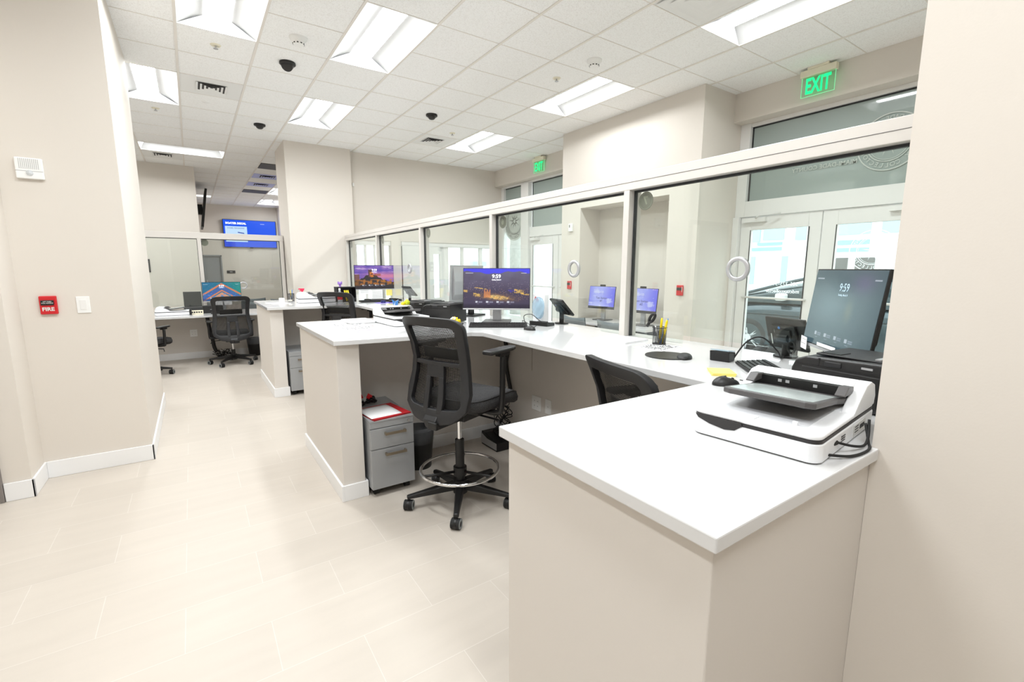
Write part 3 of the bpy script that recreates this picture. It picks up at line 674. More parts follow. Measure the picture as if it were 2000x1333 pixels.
    for sg in (-1, 1):
        MB().tube([(0.05, sg * 0.08, SH - 0.125), (0.06, sg * 0.26, SH - 0.135), (0.03, sg * 0.285, SH - 0.165)], 0.006, 6).build('lever', 'black', t)
        b = MB().tube(smooth_path([(0.05, sg * 0.12, SH - 0.09), (0.05, sg * 0.26, SH - 0.085), (0.055, sg * 0.287, SH - 0.02 + min(0, AH - 0.2)), (0.065, sg * 0.287, SH + AH - 0.027)], 5), 0.0175, 10)
        b.cbox(0.065, sg * 0.285, SH + AH - 0.012, 0.09, 0.04, 0.022); post = b.build('arm_post', 'black', t, 0.002)
        MB().prism([(-0.07, -0.038), (0.13, -0.038), (0.18, -0.024), (0.192, 0.0), (0.18, 0.024), (0.13, 0.038), (-0.07, 0.038), (-0.085, 0.03), (-0.085, -0.03)], SH + AH, SH + AH + 0.023).build('arm_pad', 'dark_plastic', t, 0.008).location = (0, sg * 0.28, 0)
    zb = 0.125
    b = MB().cyl(0.014, SH - 0.30, SH - 0.15, 20); b.build('gas_piston', 'chrome', t)
    MB().cyl(0.028, zb - 0.03, max(zb + 0.10, SH - 0.29), 20).build('cylinder_cover', 'black', t)
    if ring:
        MB().at((0, 0, 0.222)).torus(0.245, 0.010).build('foot_ring', 'chrome', t)
        b = MB().cyl(0.042, 0.18, 0.235, 20)
        for k in range(3): a = 2 * PI * k / 3 + 0.6; b.tube([(0.03 * math.cos(a), 0.03 * math.sin(a), 0.205), (0.24 * math.cos(a), 0.24 * math.sin(a), 0.22)], 0.009, 8)
        b.build('ring_bracket', 'black', t)
    MB().cyl(0.045, 0.065, 0.15, 24).build('base_hub', 'black', t, 0.004)
    for k in range(5):
        a = 2 * PI * k / 5
        lg = MB().at((0, 0, 0), a); lg.add([(0.03, -0.030, 0.09), (0.03, 0.030, 0.09), (0.03, 0.024, 0.142), (0.03, -0.024, 0.142), (0.335, -0.017, 0.072), (0.335, 0.017, 0.072), (0.335, 0.012, 0.094), (0.335, -0.012, 0.094)],
                [(0, 1, 2, 3), (7, 6, 5, 4), (0, 4, 5, 1), (1, 5, 6, 2), (2, 6, 7, 3), (3, 7, 4, 0)])
        o = lg.build('base_leg', 'black', t, 0.006)
        cx, cy_ = 0.325 * math.cos(a), 0.325 * math.sin(a); ca = a + 0.9 + k * 1.7
        b = MB().at((cx, cy_, 0.0315), ca).cyl(0.0315, -0.026, -0.008, 20, axis='y').cyl(0.0315, 0.008, 0.026, 20, axis='y')
        cs = b.build('caster', 'rubber', t)
        MB().at((cx, cy_, 0.0315), ca).cyl(0.0325, -0.007, 0.007, 16, axis='y').cyl(0.007, 0, 0.045, 8).build('caster_fork', 'black', cs)
        b = MB().at((cx, cy_, 0.0315), ca)
        for sg in (-1, 1): b.lathe([(0.017, sg * 0.0262), (0.0175, sg * 0.0285), (0.029, sg * 0.0285), (0.0305, sg * 0.0262)], 20, False, 'y')
        b.build('wheel_rim', 'grey_rim', cs)
    return t
ch = make_chair('drafting_stool', 'black mesh drafting stool with chrome foot ring in the open aisle', 0.705, AH=0.285, WS=0.95)
ch.location = (1.302, 2.49, 0); ch.rotation_euler = (0, 0, R(21.7))
for o in list(ch.children):
    pass
chB = make_chair('drafting_stool', 'black mesh drafting stool whose top peeks over nearest worktop edge', 0.60)
chB.location = (1.625, 1.245, 0); chB.rotation_euler = (0, 0, R(-15))
place(ch, (1.50, 5.74, 0), R(44), 'black mesh drafting stool between the middle and rear desk wings', 'black mesh-back office chairs')
chD = make_chair('task_chair', 'black mesh task chair seen from behind at the far teal monitor', 0.50, False, BH=0.56, AH=0.16, WS=1.08)
chD.location = (0.44, 8.36, 0); chD.rotation_euler = (0, 0, R(93))
chE = place(chD, (-0.66, 8.05, 0), R(60), 'black task chair mostly hidden by the left wall, only a caster showing', 'black mesh-back office chairs')

# ------------------------------------------------------------------ mobile pedestals
def make_pedestal(label):
    """front faces -Y, origin at centre on the floor"""
    t = thing('mobile_pedestal', label, 'filing pedestal', group='grey mobile pedestals')
    w2, d2_, z0, z1 = 0.145, 0.27, 0.055, 0.515
    MB().box(-w2, w2, -d2_ + 0.018, d2_, z0, z1 - 0.012).build('carcass', 'ped_grey', t, 0.002)
    MB().box(-w2, w2, -d2_ - 0.002, d2_, z1 - 0.012, z1).box(-w2, w2, -d2_, -d2_ + 0.018, z1 - 0.052, z1 - 0.012).build('top', 'ped_grey', t, 0.002)
    for za, zb in ((z1 - 0.19, z1 - 0.056), (z0, z1 - 0.194)):
        d = MB().box(-w2 + 0.001, w2 - 0.001, -d2_ - 0.002, -d2_ + 0.018, za, zb).build('drawer', 'ped_grey', t, 0.002)
        MB().box(-0.055, 0.085, -d2_ - 0.030, -d2_ - 0.022, zb - 0.044, zb - 0.026).box(-0.055, -0.043, -d2_ - 0.022, -d2_ - 0.002, zb - 0.044, zb - 0.026).box(0.073, 0.085, -d2_ - 0.022, -d2_ - 0.002, zb - 0.044, zb - 0.026).build('handle', 'brushed', d, 0.0015)
    MB().at((0.11, -d2_ - 0.001, z1 - 0.033)).cyl(0.009, -0.006, 0.0, 16, axis='y').build('lock', 'chrome', t)
    for x in (-0.105, 0.105):
        for y in (-0.21, 0.21):
            MB().at((x, y, 0.022)).cyl(0.022, -0.016, 0.016, 16, axis='x').cyl(0.012, 0.0, 0.033, 10).build('caster', 'rubber', t)
    return t
pd = make_pedestal('grey steel mobile pedestal under the middle wing, red folder on top'); pd.location = (0.992, 3.10, 0); pd.rotation_euler = (0, 0, 0)
place(pd, (0.995, 6.07, 0), 0, 'grey steel mobile pedestal under the rear wing, half hidden by desk end', 'grey mobile pedestals')
zt = 0.515
b = MB().at((0.97, 2.97, zt), 0.14).box(-0.115, 0.15, -0.13, 0.16, 0, 0.003).box(-0.115, 0.15, -0.13, 0.16, 0.006, 0.0085).box(-0.115, -0.112, -0.13, 0.16, 0, 0.0085)
tag(b.build('folder', 'red_folder'), 'red card folder on the nearest grey pedestal', 'folder')
tag(MB().at((0.955, 2.98, zt + 0.0088), 0.10).grid(lambda u, v: (-0.10 + 0.21 * u, -0.12 + 0.25 * v, 0.0008 + 0.004 * u * math.sin(v * 3)), 8, 8, (0, 0, 0.0006)).build('paper_sheet', 'paper'), 'white paper sheet lying on the red folder', 'paper')
random.seed(4)
t = thing('cable_bundle', 'tangle of black cord and red tags behind red folder on pedestal', 'cable', (0.95, 3.22, zt))
pts = [(random.uniform(-0.07, 0.07), random.uniform(-0.07, 0.07), random.uniform(0.008, 0.05)) for _ in range(16)]
MB().tube(smooth_path(pts, 6), 0.006, 6).build('cord', 'black', t)
MB().at((0.02, 0.0, 0.055), 0.4, 0.6).cbox(0, 0, 0, 0.045, 0.002, 0.035).at((-0.05, 0.02, 0.06), -0.5, -0.4).cbox(0, 0, 0, 0.055, 0.002, 0.04).build('tag', 'red', t)
MB().at((-0.02, -0.03, 0.05), 0.9, 0.3).cbox(0, 0, 0, 0.04, 0.002, 0.03).build('tag', 'label_white', t)

# ------------------------------------------------------------------ waste bins
def make_bin(label):
    t = thing('waste_bin', label, 'waste bin', group='black waste bins')
    MB().lathe([(0.085, 0.0), (0.112, 0.30), (0.116, 0.30), (0.114, 0.29), (0.088, 0.006), (0.0, 0.006)], 28, False).cyl(0.085, 0, 0.003, 28).build('bin_body', 'black', t)
    ln = MB().lathe([(0.110, 0.20), (0.1165, 0.215), (0.121, 0.315), (0.113, 0.318), (0.10, 0.16)], 28, False)
    b = ln; random.seed(2)
    for k in range(22):
        a = 2 * PI * k / 22; r = 0.105 + random.uniform(-0.02, 0.006)
        b.add([(r * math.cos(a), r * math.sin(a), 0.30), (0.117 * math.cos(a + .15), 0.117 * math.sin(a + .15), 0.318), (r * 0.95 * math.cos(a + .3), r * 0.95 * math.sin(a + .3), 0.335)], [(0, 1, 2)])
    b.build('liner', 'liner', t)
    return t
bn = make_bin('black waste bin with clear liner between the pedestal and stool'); bn.location = (1.30, 3.14, 0)
place(bn, (0.79, 8.98, 0), 1.0, 'black waste bin far away beside the rear desk wing', 'black waste bins')

# ------------------------------------------------------------------ power unit and cable clusters
t = thing('power_backup', 'black and grey battery backup unit on floor against the knee wall', 'power unit', (2.01, 3.15, 0), R(0))
MB().prism([(-0.12, 0.0), (0.12, 0.0), (0.12, 0.07), (0.07, 0.085), (-0.06, 0.115), (-0.12, 0.115)], -0.09, 0.09, 'y').at((0, 0, 0)).build('case', 'black', t, 0.004)
t.rotation_euler = (0, 0, R(-90))
MB().add([(-0.125, -0.0905, 0.012), (0.118, -0.0905, 0.012), (0.118, -0.0905, 0.07), (-0.03, -0.0905, 0.072), (-0.125, -0.0905, 0.10)], [(0, 1, 2, 3, 4)]).build('side_panel', 'silver', t)
for k in range(4): MB().cbox(-0.05 + 0.035 * k, 0.01, 0.116 - 0.008 * k, 0.028, 0.05, 0.02).build('plug', 'rubber', t, 0.003)
def tangle(label, x, y, z0, z1, seed, sp=0.08, n=9, flat=False):
    random.seed(seed); t = thing('cable_bundle', label, 'cable', (x, y, z0), group='black cable tangles')
    H_ = z1 - z0
    for k in range(n):
        pts = []; a = random.uniform(0, 6.28)
        for i in range(7):
            a += random.uniform(0.5, 1.7); r = random.uniform(0.2, 1) * sp
            z = random.uniform(0.006, H_) if flat else H_ * (1 - i / 6) * random.uniform(0.75, 1) + 0.006
            pts.append((r * math.cos(a), r * math.sin(a), z))
        MB().tube(smooth_path(pts, 6), random.choice((0.003, 0.004, 0.0045)), 5).build('cable', 'rubber', t)
    return t
tangle('tangle of black cables hanging over the battery backup beneath counter', 2.04, 3.13, 0.14, 0.50, 3, 0.085, 11)
for x, y, z, l in ((2.04, 3.14, 0.40, 'black power brick hanging in the cable tangle'),):
    t = thing('power_brick', l, 'power brick', (x, y, z), 0.5); MB().cbox(0, 0, 0, 0.06, 0.09, 0.07).build('case', 'black', t, 0.008); MB().tube([(0.0, 0.04, 0.03), (0.03, 0.06, 0.08), (0.09, 0.02, 0.10)], 0.004, 6).build('lead', 'rubber', t)
t = tag(MB().tube(smooth_path([(2.165, 3.28, CT - 0.04), (2.165, 3.27, 0.85), (2.175, 3.25, 0.78), (2.165, 3.26, 0.66), (2.17, 3.2, 0.45)], 6), 0.017, 8).build('power_cable', 'black'), 'black cable sleeve dropping from worktop to the nearby cable tangle', 'cable')
t = tag(MB().tube(smooth_path([(0.15, 9.1, 0.72), (0.17, 9.08, 0.5), (0.2, 9.05, 0.3), (0.21, 9.04, 0.19), (0.24, 9.02, 0.1)], 6), 0.028, 8).build('power_cable', 'black'), 'thick black cable sleeve dropping from the far counter', 'cable')
tangle('flat heap of black cables on the floor below the far counter', 0.32, 9.0, 0.0, 0.15, 8, 0.16, 9, True)

# ------------------------------------------------------------------ screens
def display(name, x, w_, h_, fn, m, parent, nx=200, T=None):
    """picture grid facing local +X; fn(U,V)->(n,3) sRGB 0-255, U left to right for the viewer"""
    ny = max(8, int(nx * h_ / w_)); u = np.linspace(0, 1, nx + 1); v = np.linspace(0, 1, ny + 1); U, V = np.meshgrid(u, v)
    U = U.ravel(); V = V.ravel(); col = np.clip(fn(U, V), 0, 255) / 255.0
    col = np.where(col <= 0.04045, col / 12.92, ((col + 0.055) / 1.055) ** 2.4)
    b = MB(); b.T = T or Matrix.Identity(4)
    b.v = [tuple(b.T @ Vector((x, -w_ / 2 + w_ * a, -h_ / 2 + h_ * q))) for a, q in zip(U, V)]
    W_ = nx + 1; b.f = [[j * W_ + i, j * W_ + i + 1, (j + 1) * W_ + i + 1, (j + 1) * W_ + i] for j in range(ny) for i in range(nx)]
    b.m = [0] * len(b.f); b.sm = [False] * len(b.f)
    o = b.build(name, m, parent)
    at = o.data.color_attributes.new('pix', 'FLOAT_COLOR', 'POINT'); at.data.foreach_set('color', np.column_stack([col, np.ones(len(col))]).astype(np.float32).ravel())
    return o
rng = np.random.default_rng(7)
def mixc(a, b_, t): t = np.clip(t, 0, 1)[:, None]; return a * (1 - t) + np.asarray(b_, float) * t
def flat(U, col): return np.tile(np.asarray(col, float), (len(U), 1))
def fbm(U, V, s, seed=0):
    o = np.zeros(len(U)); r = np.random.default_rng(seed)
    for k in range(5):
        a, p_, q, e = r.uniform(0, 6.28, 4); f = s * 1.9 ** k
        o += np.sin(f * (U * math.cos(a) + V * math.sin(a)) + p_) * np.sin(f * (-U * math.sin(a) * 1.1 + V * math.cos(a)) + q) / 1.6 ** k
    return o
def widgets(C_, U, V):
    C_ = mixc(C_, (235, 238, 250), (((abs(U - 0.09) < 0.06) | (abs(U - 0.91) < 0.04)) & (abs(V - 0.89) < 0.007)) * 0.7)
    for k in range(4):
        u0 = 0.2 + 0.16 * k; C_ = mixc(C_, (235, 240, 250), ((abs(U - u0) < 0.018) & (abs(V - 0.15) < 0.025)) * 0.8)
        C_ = mixc(C_, (190, 195, 215), ((abs(U - u0 - 0.06) < 0.03) & ((abs(V - 0.16) < 0.007) | (abs(V - 0.135) < 0.006))) * 0.55)
        C_ = mixc(C_, (200, 205, 225), ((abs(U - u0 - 0.02) < 0.02) & (abs(V - 0.10) < 0.005)) * 0.5)
    return C_
def pic_city(U, V):
    C_ = flat(U, (88, 80, 104)); C_ = mixc(C_, (104, 100, 126), (V - 0.6) * 2.5 + 0.3 * fbm(U, V, 6, 1))
    C_ = mixc(C_, (72, 72, 236), (V > 0.90 + 0.03 * np.sin(U * 9 + 1) + 0.012 * np.sin(U * 31)) * 1.0)
    C_ = mixc(C_, (60, 52, 78), np.clip((0.62 - V) * 3, 0, .8)); r = rng.random(len(U))
    C_ = mixc(C_, (214, 196, 214), ((r > 0.985) & (V < 0.68) & (V > 0.40)) * 0.8)
    C_ = mixc(C_, (226, 170, 130), ((rng.random(len(U)) > 0.965) & (V < 0.50) & (V > 0.18) & (fbm(U, V, 14, 3) > 0)) * 0.8)
    C_ = mixc(C_, (66, 60, 190), ((abs(U - 0.73) < 0.06) & (abs(V - 0.43) < 0.03) & (fbm(U, V, 40, 9) > -0.2)) * 0.6)
    glow = np.exp(-((U - 0.50 + (V - 0.28) * 1.2) / 0.20) ** 2 - ((V - 0.27) / 0.075) ** 2)
    C_ = mixc(C_, (236, 172, 78), glow * (0.75 + 0.35 * fbm(U, V, 50, 5)))
    C_ = mixc(C_, (252, 226, 150), (glow > 0.55) * (rng.random(len(U)) > 0.6) * 0.8)
    tower = (abs(U - 0.36) < 0.05) & (V > 0.26) & (V < 0.44 + 0.04 * np.sin(U * 160)); C_ = mixc(C_, (222, 140, 84), tower * 0.75)
    for u0, v0, w_, h_ in ((0.84, 0.42, 0.07, 0.05), (0.95, 0.35, 0.07, 0.02), (0.2, 0.33, 0.05, 0.04), (0.03, 0.43, 0.03, 0.03), (0.25, 0.50, 0.10, 0.012)):
        C_ = mixc(C_, (240, 196, 96), ((abs(U - u0) < w_) & (abs(V - v0 + 0.25 * (U - u0)) < h_) & (fbm(U, V, 60, 2) > -0.4)) * 0.8)
    C_ = mixc(C_, (26, 20, 40), np.clip((0.12 - V) * 8, 0, .6)); return widgets(C_, U, V)
def pic_mountain(U, V):
    n = fbm(U, V * 3, 7, 4); C_ = flat(U, (96, 76, 170)); C_ = mixc(C_, (150, 110, 190), 0.5 + 0.5 * n); C_ = mixc(C_, (214, 130, 160), np.clip(1.2 - abs(V - 0.55) * 6, 0, 1) * np.clip(U * 1.4 - .1, 0, .9))
    C_ = mixc(C_, (206, 190, 220), np.clip(n - 0.5, 0, .6) * (V > .6))
    ridge = 0.30 + 0.34 * np.exp(-((U - 0.42) / 0.26) ** 2) + 0.02 * np.sin(U * 50); m_ = V < ridge; C_[m_] = (52, 46, 48)
    rock = (abs(U - 0.40) < 0.055) & (V < 0.82 + 0.02 * np.sin(U * 200)) & (V > 0.5); C_[rock] = (92, 60, 64)
    C_ = mixc(C_, (226, 130, 50), ((abs(U - 0.43) < 0.05) & (V < 0.72) & (V > 0.5) & (fbm(U, V, 40, 6) > -0.3)) * 0.85)
    C_ = mixc(C_, (170, 86, 60), ((abs(U - 0.58) < 0.08) & (abs(V - 0.60) < 0.05)) * 0.7)
    C_ = mixc(C_, (196, 120, 40), ((V < 0.40) & (V > 0.17) & (fbm(U, V, 26, 8) > 0.0)) * 0.8); C_ = mixc(C_, (110, 70, 30), ((U < 0.12) & (V < 0.62)) * 0.7)
    C_ = mixc(C_, (44, 38, 44), (V < 0.12) * 0.9); return widgets(C_, U, V)
def pic_teal(U, V):
    C_ = flat(U, (0, 104, 140)); C_ = mixc(C_, (0, 140, 128), U * 1.2 - 0.3 + 0.2 * fbm(U, V, 5, 2)); d = (1 - V) - np.abs(U - 0.5) * 1.15 + 0.02
    C_ = mixc(C_, (206, 120, 84), ((d > 0.06) & (d < 0.16)) | ((d > 0.42) & (d < 0.50))); C_ = mixc(C_, (70, 90, 170), ((d > 0.20) & (d < 0.40)) * 0.8)
    C_ = mixc(C_, (226, 150, 110), ((d > 0.56) & (d < 0.74) & (abs(U - .5) < .3)) * 0.9); C_ = mixc(C_, (60, 130, 210), ((np.abs(V - 0.25 - 0.1 * np.sin(U * 12)) < 0.12) & (fbm(U, V, 30, 6) > 0.5)) * 0.8)
    C_ = mixc(C_, (150, 205, 250), ((rng.random(len(U)) > 0.985) & (d < 1.1)) * 0.9); C_ = mixc(C_, (34, 60, 130), (V < 0.12) * 0.6); return widgets(C_, U, V)
def pic_test(U, V):
    C_ = flat(U, (172, 178, 250)); C_ = mixc(C_, (92, 92, 238), np.clip(U * 1.5 - 0.75 + 0.25 * (0.5 - abs(V - .5)), 0, 1)); C_ = mixc(C_, (120, 124, 240), np.clip(0.25 - U, 0, .25) * 3)
    C_ = mixc(C_, (222, 226, 255), np.clip(fbm(U, V, 7, 12) - 0.4, 0, .7)); C_ = mixc(C_, (214, 220, 255), np.clip(0.3 - V, 0, .3) * 1.6 * (1 - U))
    for k in range(6): C_ = mixc(C_, (140, 144, 235), (np.abs(np.hypot((U - 0.5) * 1.5, V - 0.62 + 0.05 * k) - 0.12 - 0.03 * k) < 0.004) * (V > 0.62) * 0.6)
    return C_
def pic_dim(U, V):
    C_ = flat(U, (70, 92, 100)); C_ = mixc(C_, (104, 128, 134), np.exp(-((U - 0.35) / 0.35) ** 2 - ((V - 0.55) / 0.3) ** 2)); C_ = mixc(C_, (92, 96, 122), np.exp(-((U - 0.75) / 0.15) ** 2 - ((V - 0.85) / 0.12) ** 2))  # washed-out glare and soft reflections painted into the screen colours
    C_ = mixc(C_, (120, 132, 120), np.exp(-((U - 0.62) / 0.05) ** 2 - ((V - 0.5) / 0.12) ** 2) * 0.6)
    return (widgets(C_, U, V) * 0.8 + C_ * 0.2) * 1.28
def pic_tv(U, V):
    C_ = flat(U, (0, 84, 236)); C_ = mixc(C_, (30, 50, 200), ((U < .2) & (V < .3)) * 0.4); C_ = mixc(C_, (196, 226, 255), (U > 0.03) & (U < 0.44) & (V > 0.19) & (V < 0.77))
    C_ = mixc(C_, (30, 60, 160), (abs(U - 0.32) < 0.06) & (abs(V - 0.53 + 0.3 * (U - 0.32)) < 0.018)); C_ = mixc(C_, (200, 215, 255), ((abs(U - .74) < .04) & (abs(V - .88) < .012)) * .8)
    for k in range(3): C_ = mixc(C_, (110, 150, 220), (abs(U - 0.23) < 0.16) & (abs(V - 0.40 + 0.05 * k) < 0.008))
    return C_
def make_monitor(label, loc, rz, fn, W_=0.535, H_=0.315, zc=0.275, tilt=0.1, texts=(), m='screen_picture', chin=0.0, back='silver', stand='silver', shell='black', cat='monitor', webcam=False, roll=0, group='computer monitors', bar=True):
    t = thing('monitor', label, cat, loc, rz, group)
    T = Matrix.Translation((0, 0, zc)) @ Matrix.Rotation(-tilt, 4, 'Y')
    b = MB(); b.T = T; b.box(-0.012, 0.0, -W_ / 2 - 0.004, W_ / 2 + 0.004, -H_ / 2 - 0.006 - chin, H_ / 2 + 0.005)
    b.build('bezel', shell, t, 0.002)
    b = MB(); b.T = T; b.prism([(-0.012, -H_ / 2 + 0.01), (-0.012, H_ / 2 - 0.01), (-0.025, H_ / 2 - 0.06), (-0.034, 0.02), (-0.034, -H_ / 2 + 0.06)], -W_ / 2 + 0.03, W_ / 2 - 0.03, 'y'); b.build('back_shell', back, t, 0.003)
    if bar: b = MB(); b.T = T; b.box(-0.013, 0.004, -W_ / 2 - 0.004, W_ / 2 + 0.004, -H_ / 2 - 0.016 - chin, -H_ / 2 - 0.004); b.build('lower_bar', 'silver' if not chin else 'dark_plastic', t, 0.002)
    display('display', 0.0008, W_, H_, fn, m, t, 220, T)
    if texts:
        b = MB()
        for body, u, v, size, al in texts: b.T = T @ Matrix.Translation((0.002, -W_ / 2 + W_ * u, -H_ / 2 + H_ * v)) @ Matrix.Rotation(PI / 2, 4, 'Z') @ Matrix.Rotation(PI / 2, 4, 'X'); b.text(body, size, al, 0.0004)
        b.build('screen_text', texts_mat(m, label), t)
    MB().box(-0.062, -0.034, -0.035, 0.035, 0.012, zc + 0.03).build('stand_neck', stand, t, 0.004)
    MB().box(-0.14, 0.07, -0.11, 0.11, 0.0, 0.012).build('stand_base', stand if stand != 'silver' else 'scanner_grey', t, 0.004)
    if webcam: b = MB(); b.T = T; b.box(-0.02, 0.012, -0.04, 0.04, H_ / 2 + 0.005, H_ / 2 + 0.03); b.build('webcam', 'black', t, 0.003)
    return t
mat('screen_white', (0.9, 0.92, 1.0), 0.5, emit=1.0); mat('screen_faint', c(150, 170, 180), 0.5, emit=0.9); mat('screen_ink', c(40, 42, 110), 0.5)
def texts_mat(m, label): return 'screen_faint' if m == 'screen_dim' else ('screen_ink' if 'test' in label else 'screen_white')
lock = [('9:59', 0.5, 0.80, 0.042, 'CENTER'), ('Sunday, March 9', 0.5, 0.715, 0.011, 'CENTER')]
mMid = make_monitor('monitor showing a night city panorama and 9:59 behind the stool', (2.02, 3.185, CT), R(-128.6), pic_city, texts=lock, tilt=0.12)
make_monitor('monitor showing a purple sunset mountain beside the rear desk wing', (2.08, 6.41, CT), R(-92), pic_mountain, texts=lock, zc=0.315, tilt=0.0)
make_monitor('monitor showing a teal picture at the far service counter', (0.39, 9.02, 0.76), R(-96), pic_teal, texts=lock, zc=0.335, tilt=0.05, H_=0.30)
nm = make_monitor('dim tilted monitor with reflections and faint 9:59 beside the black printer', (2.10, 0.785, CT), R(134.5), pic_dim, texts=[('9:59', 0.5, 0.78, 0.045, 'CENTER'), ('Sunday, March 9', 0.5, 0.69, 0.011, 'CENTER')], m='screen_dim', zc=0.270, tilt=0.11, stand='black', back='black')
make_monitor('monitor turned away, pale back visible between screen posts five and six', (2.10, 3.83, CT), R(118), pic_city, zc=0.30, tilt=0.05, stand='black', back='silver', shell='silver')
# test station monitors in the lobby alcove
mA = make_monitor('left test station monitor with lavender picture in the lobby alcove', (4.97, 4.94, 0.72), R(186), pic_test, W_=0.47, H_=0.29, zc=0.35, tilt=0.12, chin=0.02, webcam=True, texts=[('Test Station', 0.5, 0.42, 0.042, 'CENTER'), ('#1', 0.5, 0.28, 0.042, 'CENTER')], back='black', group='lobby test station monitors')
mB = make_monitor('right test station monitor with lavender picture, partly cut by a screen post', (4.92, 4.15, 0.72), R(184), pic_test, W_=0.47, H_=0.29, zc=0.35, tilt=0.12, chin=0.02, webcam=True, texts=[('Test Station', 0.5, 0.42, 0.042, 'CENTER'), ('#2', 0.5, 0.28, 0.042, 'CENTER')], back='black', group='lobby test station monitors')
# wall televisions
t = thing('television', 'large blue television reading BOATER DECAL on the far wall', 'television', (1.75, 18.11, 2.61), -PI / 2)
T = Matrix.Rotation(0.06, 4, 'Y')
b = MB(); b.T = T; b.box(-0.05, 0, -0.78, 0.78, -0.445, 0.445).build('bezel', 'black', t, 0.004)
display('display', 0.002, 1.53, 0.865, pic_tv, 'screen_picture', t, 240, T)
b = MB()
for body, y, z, s_ in (('BOATER DECAL', -0.405, 0.325, 0.082),): b.T = T @ Matrix.Translation((0.006, y, z)) @ Matrix.Rotation(PI / 2, 4, 'Z') @ Matrix.Rotation(PI / 2, 4, 'X'); b.text(body, s_, bold=0.004)
b.build('screen_text', 'screen_white', t)
b = MB(); b.T = T @ Matrix.Translation((0.006, -0.41, 0.17)) @ Matrix.Rotation(PI / 2, 4, 'Z') @ Matrix.Rotation(PI / 2, 4, 'X'); b.text('DANIEL FERNANDEZ', 0.052); b.build('screen_text', 'screen_ink', t)
MB().box(-0.02, 0.0, -0.05, 0.05, -0.47, -0.44).build('sensor', 'black', t)
t = thing('television', 'dark television seen edge-on beside the far doorway wall', 'television', (0.40, 14.4, 2.93), 0)
MB().at((0, 0, 0), 0, 0.15).box(-0.03, 0.02, -0.55, 0.55, -0.46, 0.46).build('bezel', 'black', t, 0.004)
MB().box(-0.178, -0.03, -0.1, 0.1, -0.12, 0.12).build('wall_bracket', 'dark_plastic', t)

# ------------------------------------------------------------------ keyboards, mice, tablets, readers
def make_keyboard(label):
    """user side towards local +X, origin at centre"""
    t = thing('keyboard', label, 'keyboard', group='black keyboards')
    MB().prism([(-0.065, 0.002), (0.065, 0.002), (0.065, 0.012), (-0.065, 0.024)], -0.218, 0.218, 'y').build('case', 'black', t, 0.003)
    b = MB()
    for r in range(6):
        x = -0.054 + r * 0.0205 + (0.002 if r else 0); z = 0.0245 - (x + 0.065) * 0.0925
        for k in range(22):
            y = -0.208 + k * 0.0193
            if r == 5 and 4 <= k <= 9:
                if k == 4: b.at((x, y + 0.048, z)).cbox(0, 0, 0, 0.0165, 0.113, 0.006)
                continue
            if k in (15, 19) and r in (2, 3) and k == 15: continue
            b.at((x, y + 0.001, z)).cbox(0, 0, 0, 0.0165, 0.0165, 0.006)
    o = b.build('keys', 'dark_plastic', t); o['kind'] = 'stuff'
    return t
kb = make_keyboard('black keyboard in front of the city-picture monitor'); kb.location = (1.875, 2.93, CT); kb.rotation_euler = (0, 0, R(-124))
place(kb, (1.92, 0.955, CT), R(135), 'black keyboard half hidden behind the nearest white scanner', 'black keyboards')
place(kb, (0.42, 8.72, 0.76), R(-93), 'black keyboard below the teal monitor behind the task chair', 'black keyboards')
place(kb, (1.98, 6.04, CT), R(-92), 'black keyboard below the purple sunset monitor', 'black keyboards')
def make_mouse(label):
    t = thing('computer_mouse', label, 'mouse', group='computer mice')
    def f(u, v):
        a = 2 * PI * u; e = v * PI / 2; r = math.cos(e); x = 0.052 * r * math.cos(a) ; y = 0.029 * r * math.sin(a) * (1 - 0.12 * math.cos(a))
        return (x, y, 0.002 + 0.034 * math.sin(e) * (0.86 - 0.14 * math.cos(a)))
    MB().grid(f, 28, 10).cyl(0.0285, 0.0, 0.003, 24).build('shell', 'dark_plastic', t)
    MB().at((0.025, 0, 0.0225), 0, 0).cyl(0.005, -0.003, 0.003, 12, axis='y').build('scroll_wheel', 'rubber', t)
    return t
ms = make_mouse('black mouse at the worktop edge left of the nearest scanner'); ms.location = (1.625, 0.955, CT); ms.rotation_euler = (0, 0, R(-30))
place(ms, (1.955, 2.645, CT), R(100), 'small black mouse right of the city monitor keyboard', 'computer mice')
place(ms, (2.12, 5.70, CT), R(100), 'small dark mouse near the purple papers', 'computer mice')
tag(MB().tube(smooth_path([(1.665, 0.925, CT + 0.02), (1.72, 0.86, CT + 0.006), (1.80, 0.80, CT + 0.006)], 6), 0.0018, 5).build('cable', 'rubber'), 'thin black cord running from the near mouse behind the scanner', 'cable')
t = thing('mouse_pad', 'round black mouse pad with raised wrist rest', 'mouse pad', (1.935, 1.455, CT))
MB().cyl(0.108, 0, 0.004, 40).build('pad', 'dark_plastic', t)
def wr(u, v):
    a = 2 * PI * u; e = v * PI / 2; return (0.035 * math.cos(e) * math.cos(a), 0.062 * math.cos(e) * math.sin(a), 0.004 + 0.022 * math.sin(e))
MB().at((0.02, -0.085, 0), R(-62)).grid(wr, 24, 8).build('wrist_rest', 'chair_plastic', t)
t = thing('card_reader', 'small black card reader with clear lid left of the keyboard', 'card reader', (2.055, 1.235, CT), R(10))
MB().prism([(-0.035, 0), (0.035, 0), (0.042, 0.04), (-0.042, 0.05)], -0.045, 0.045, 'y').build('case', 'black', t, 0.004)
MB().prism([(-0.038, 0.052), (0.042, 0.042), (0.042, 0.046), (-0.038, 0.057)], -0.042, 0.042, 'y').build('lid', 'bag_film', t)
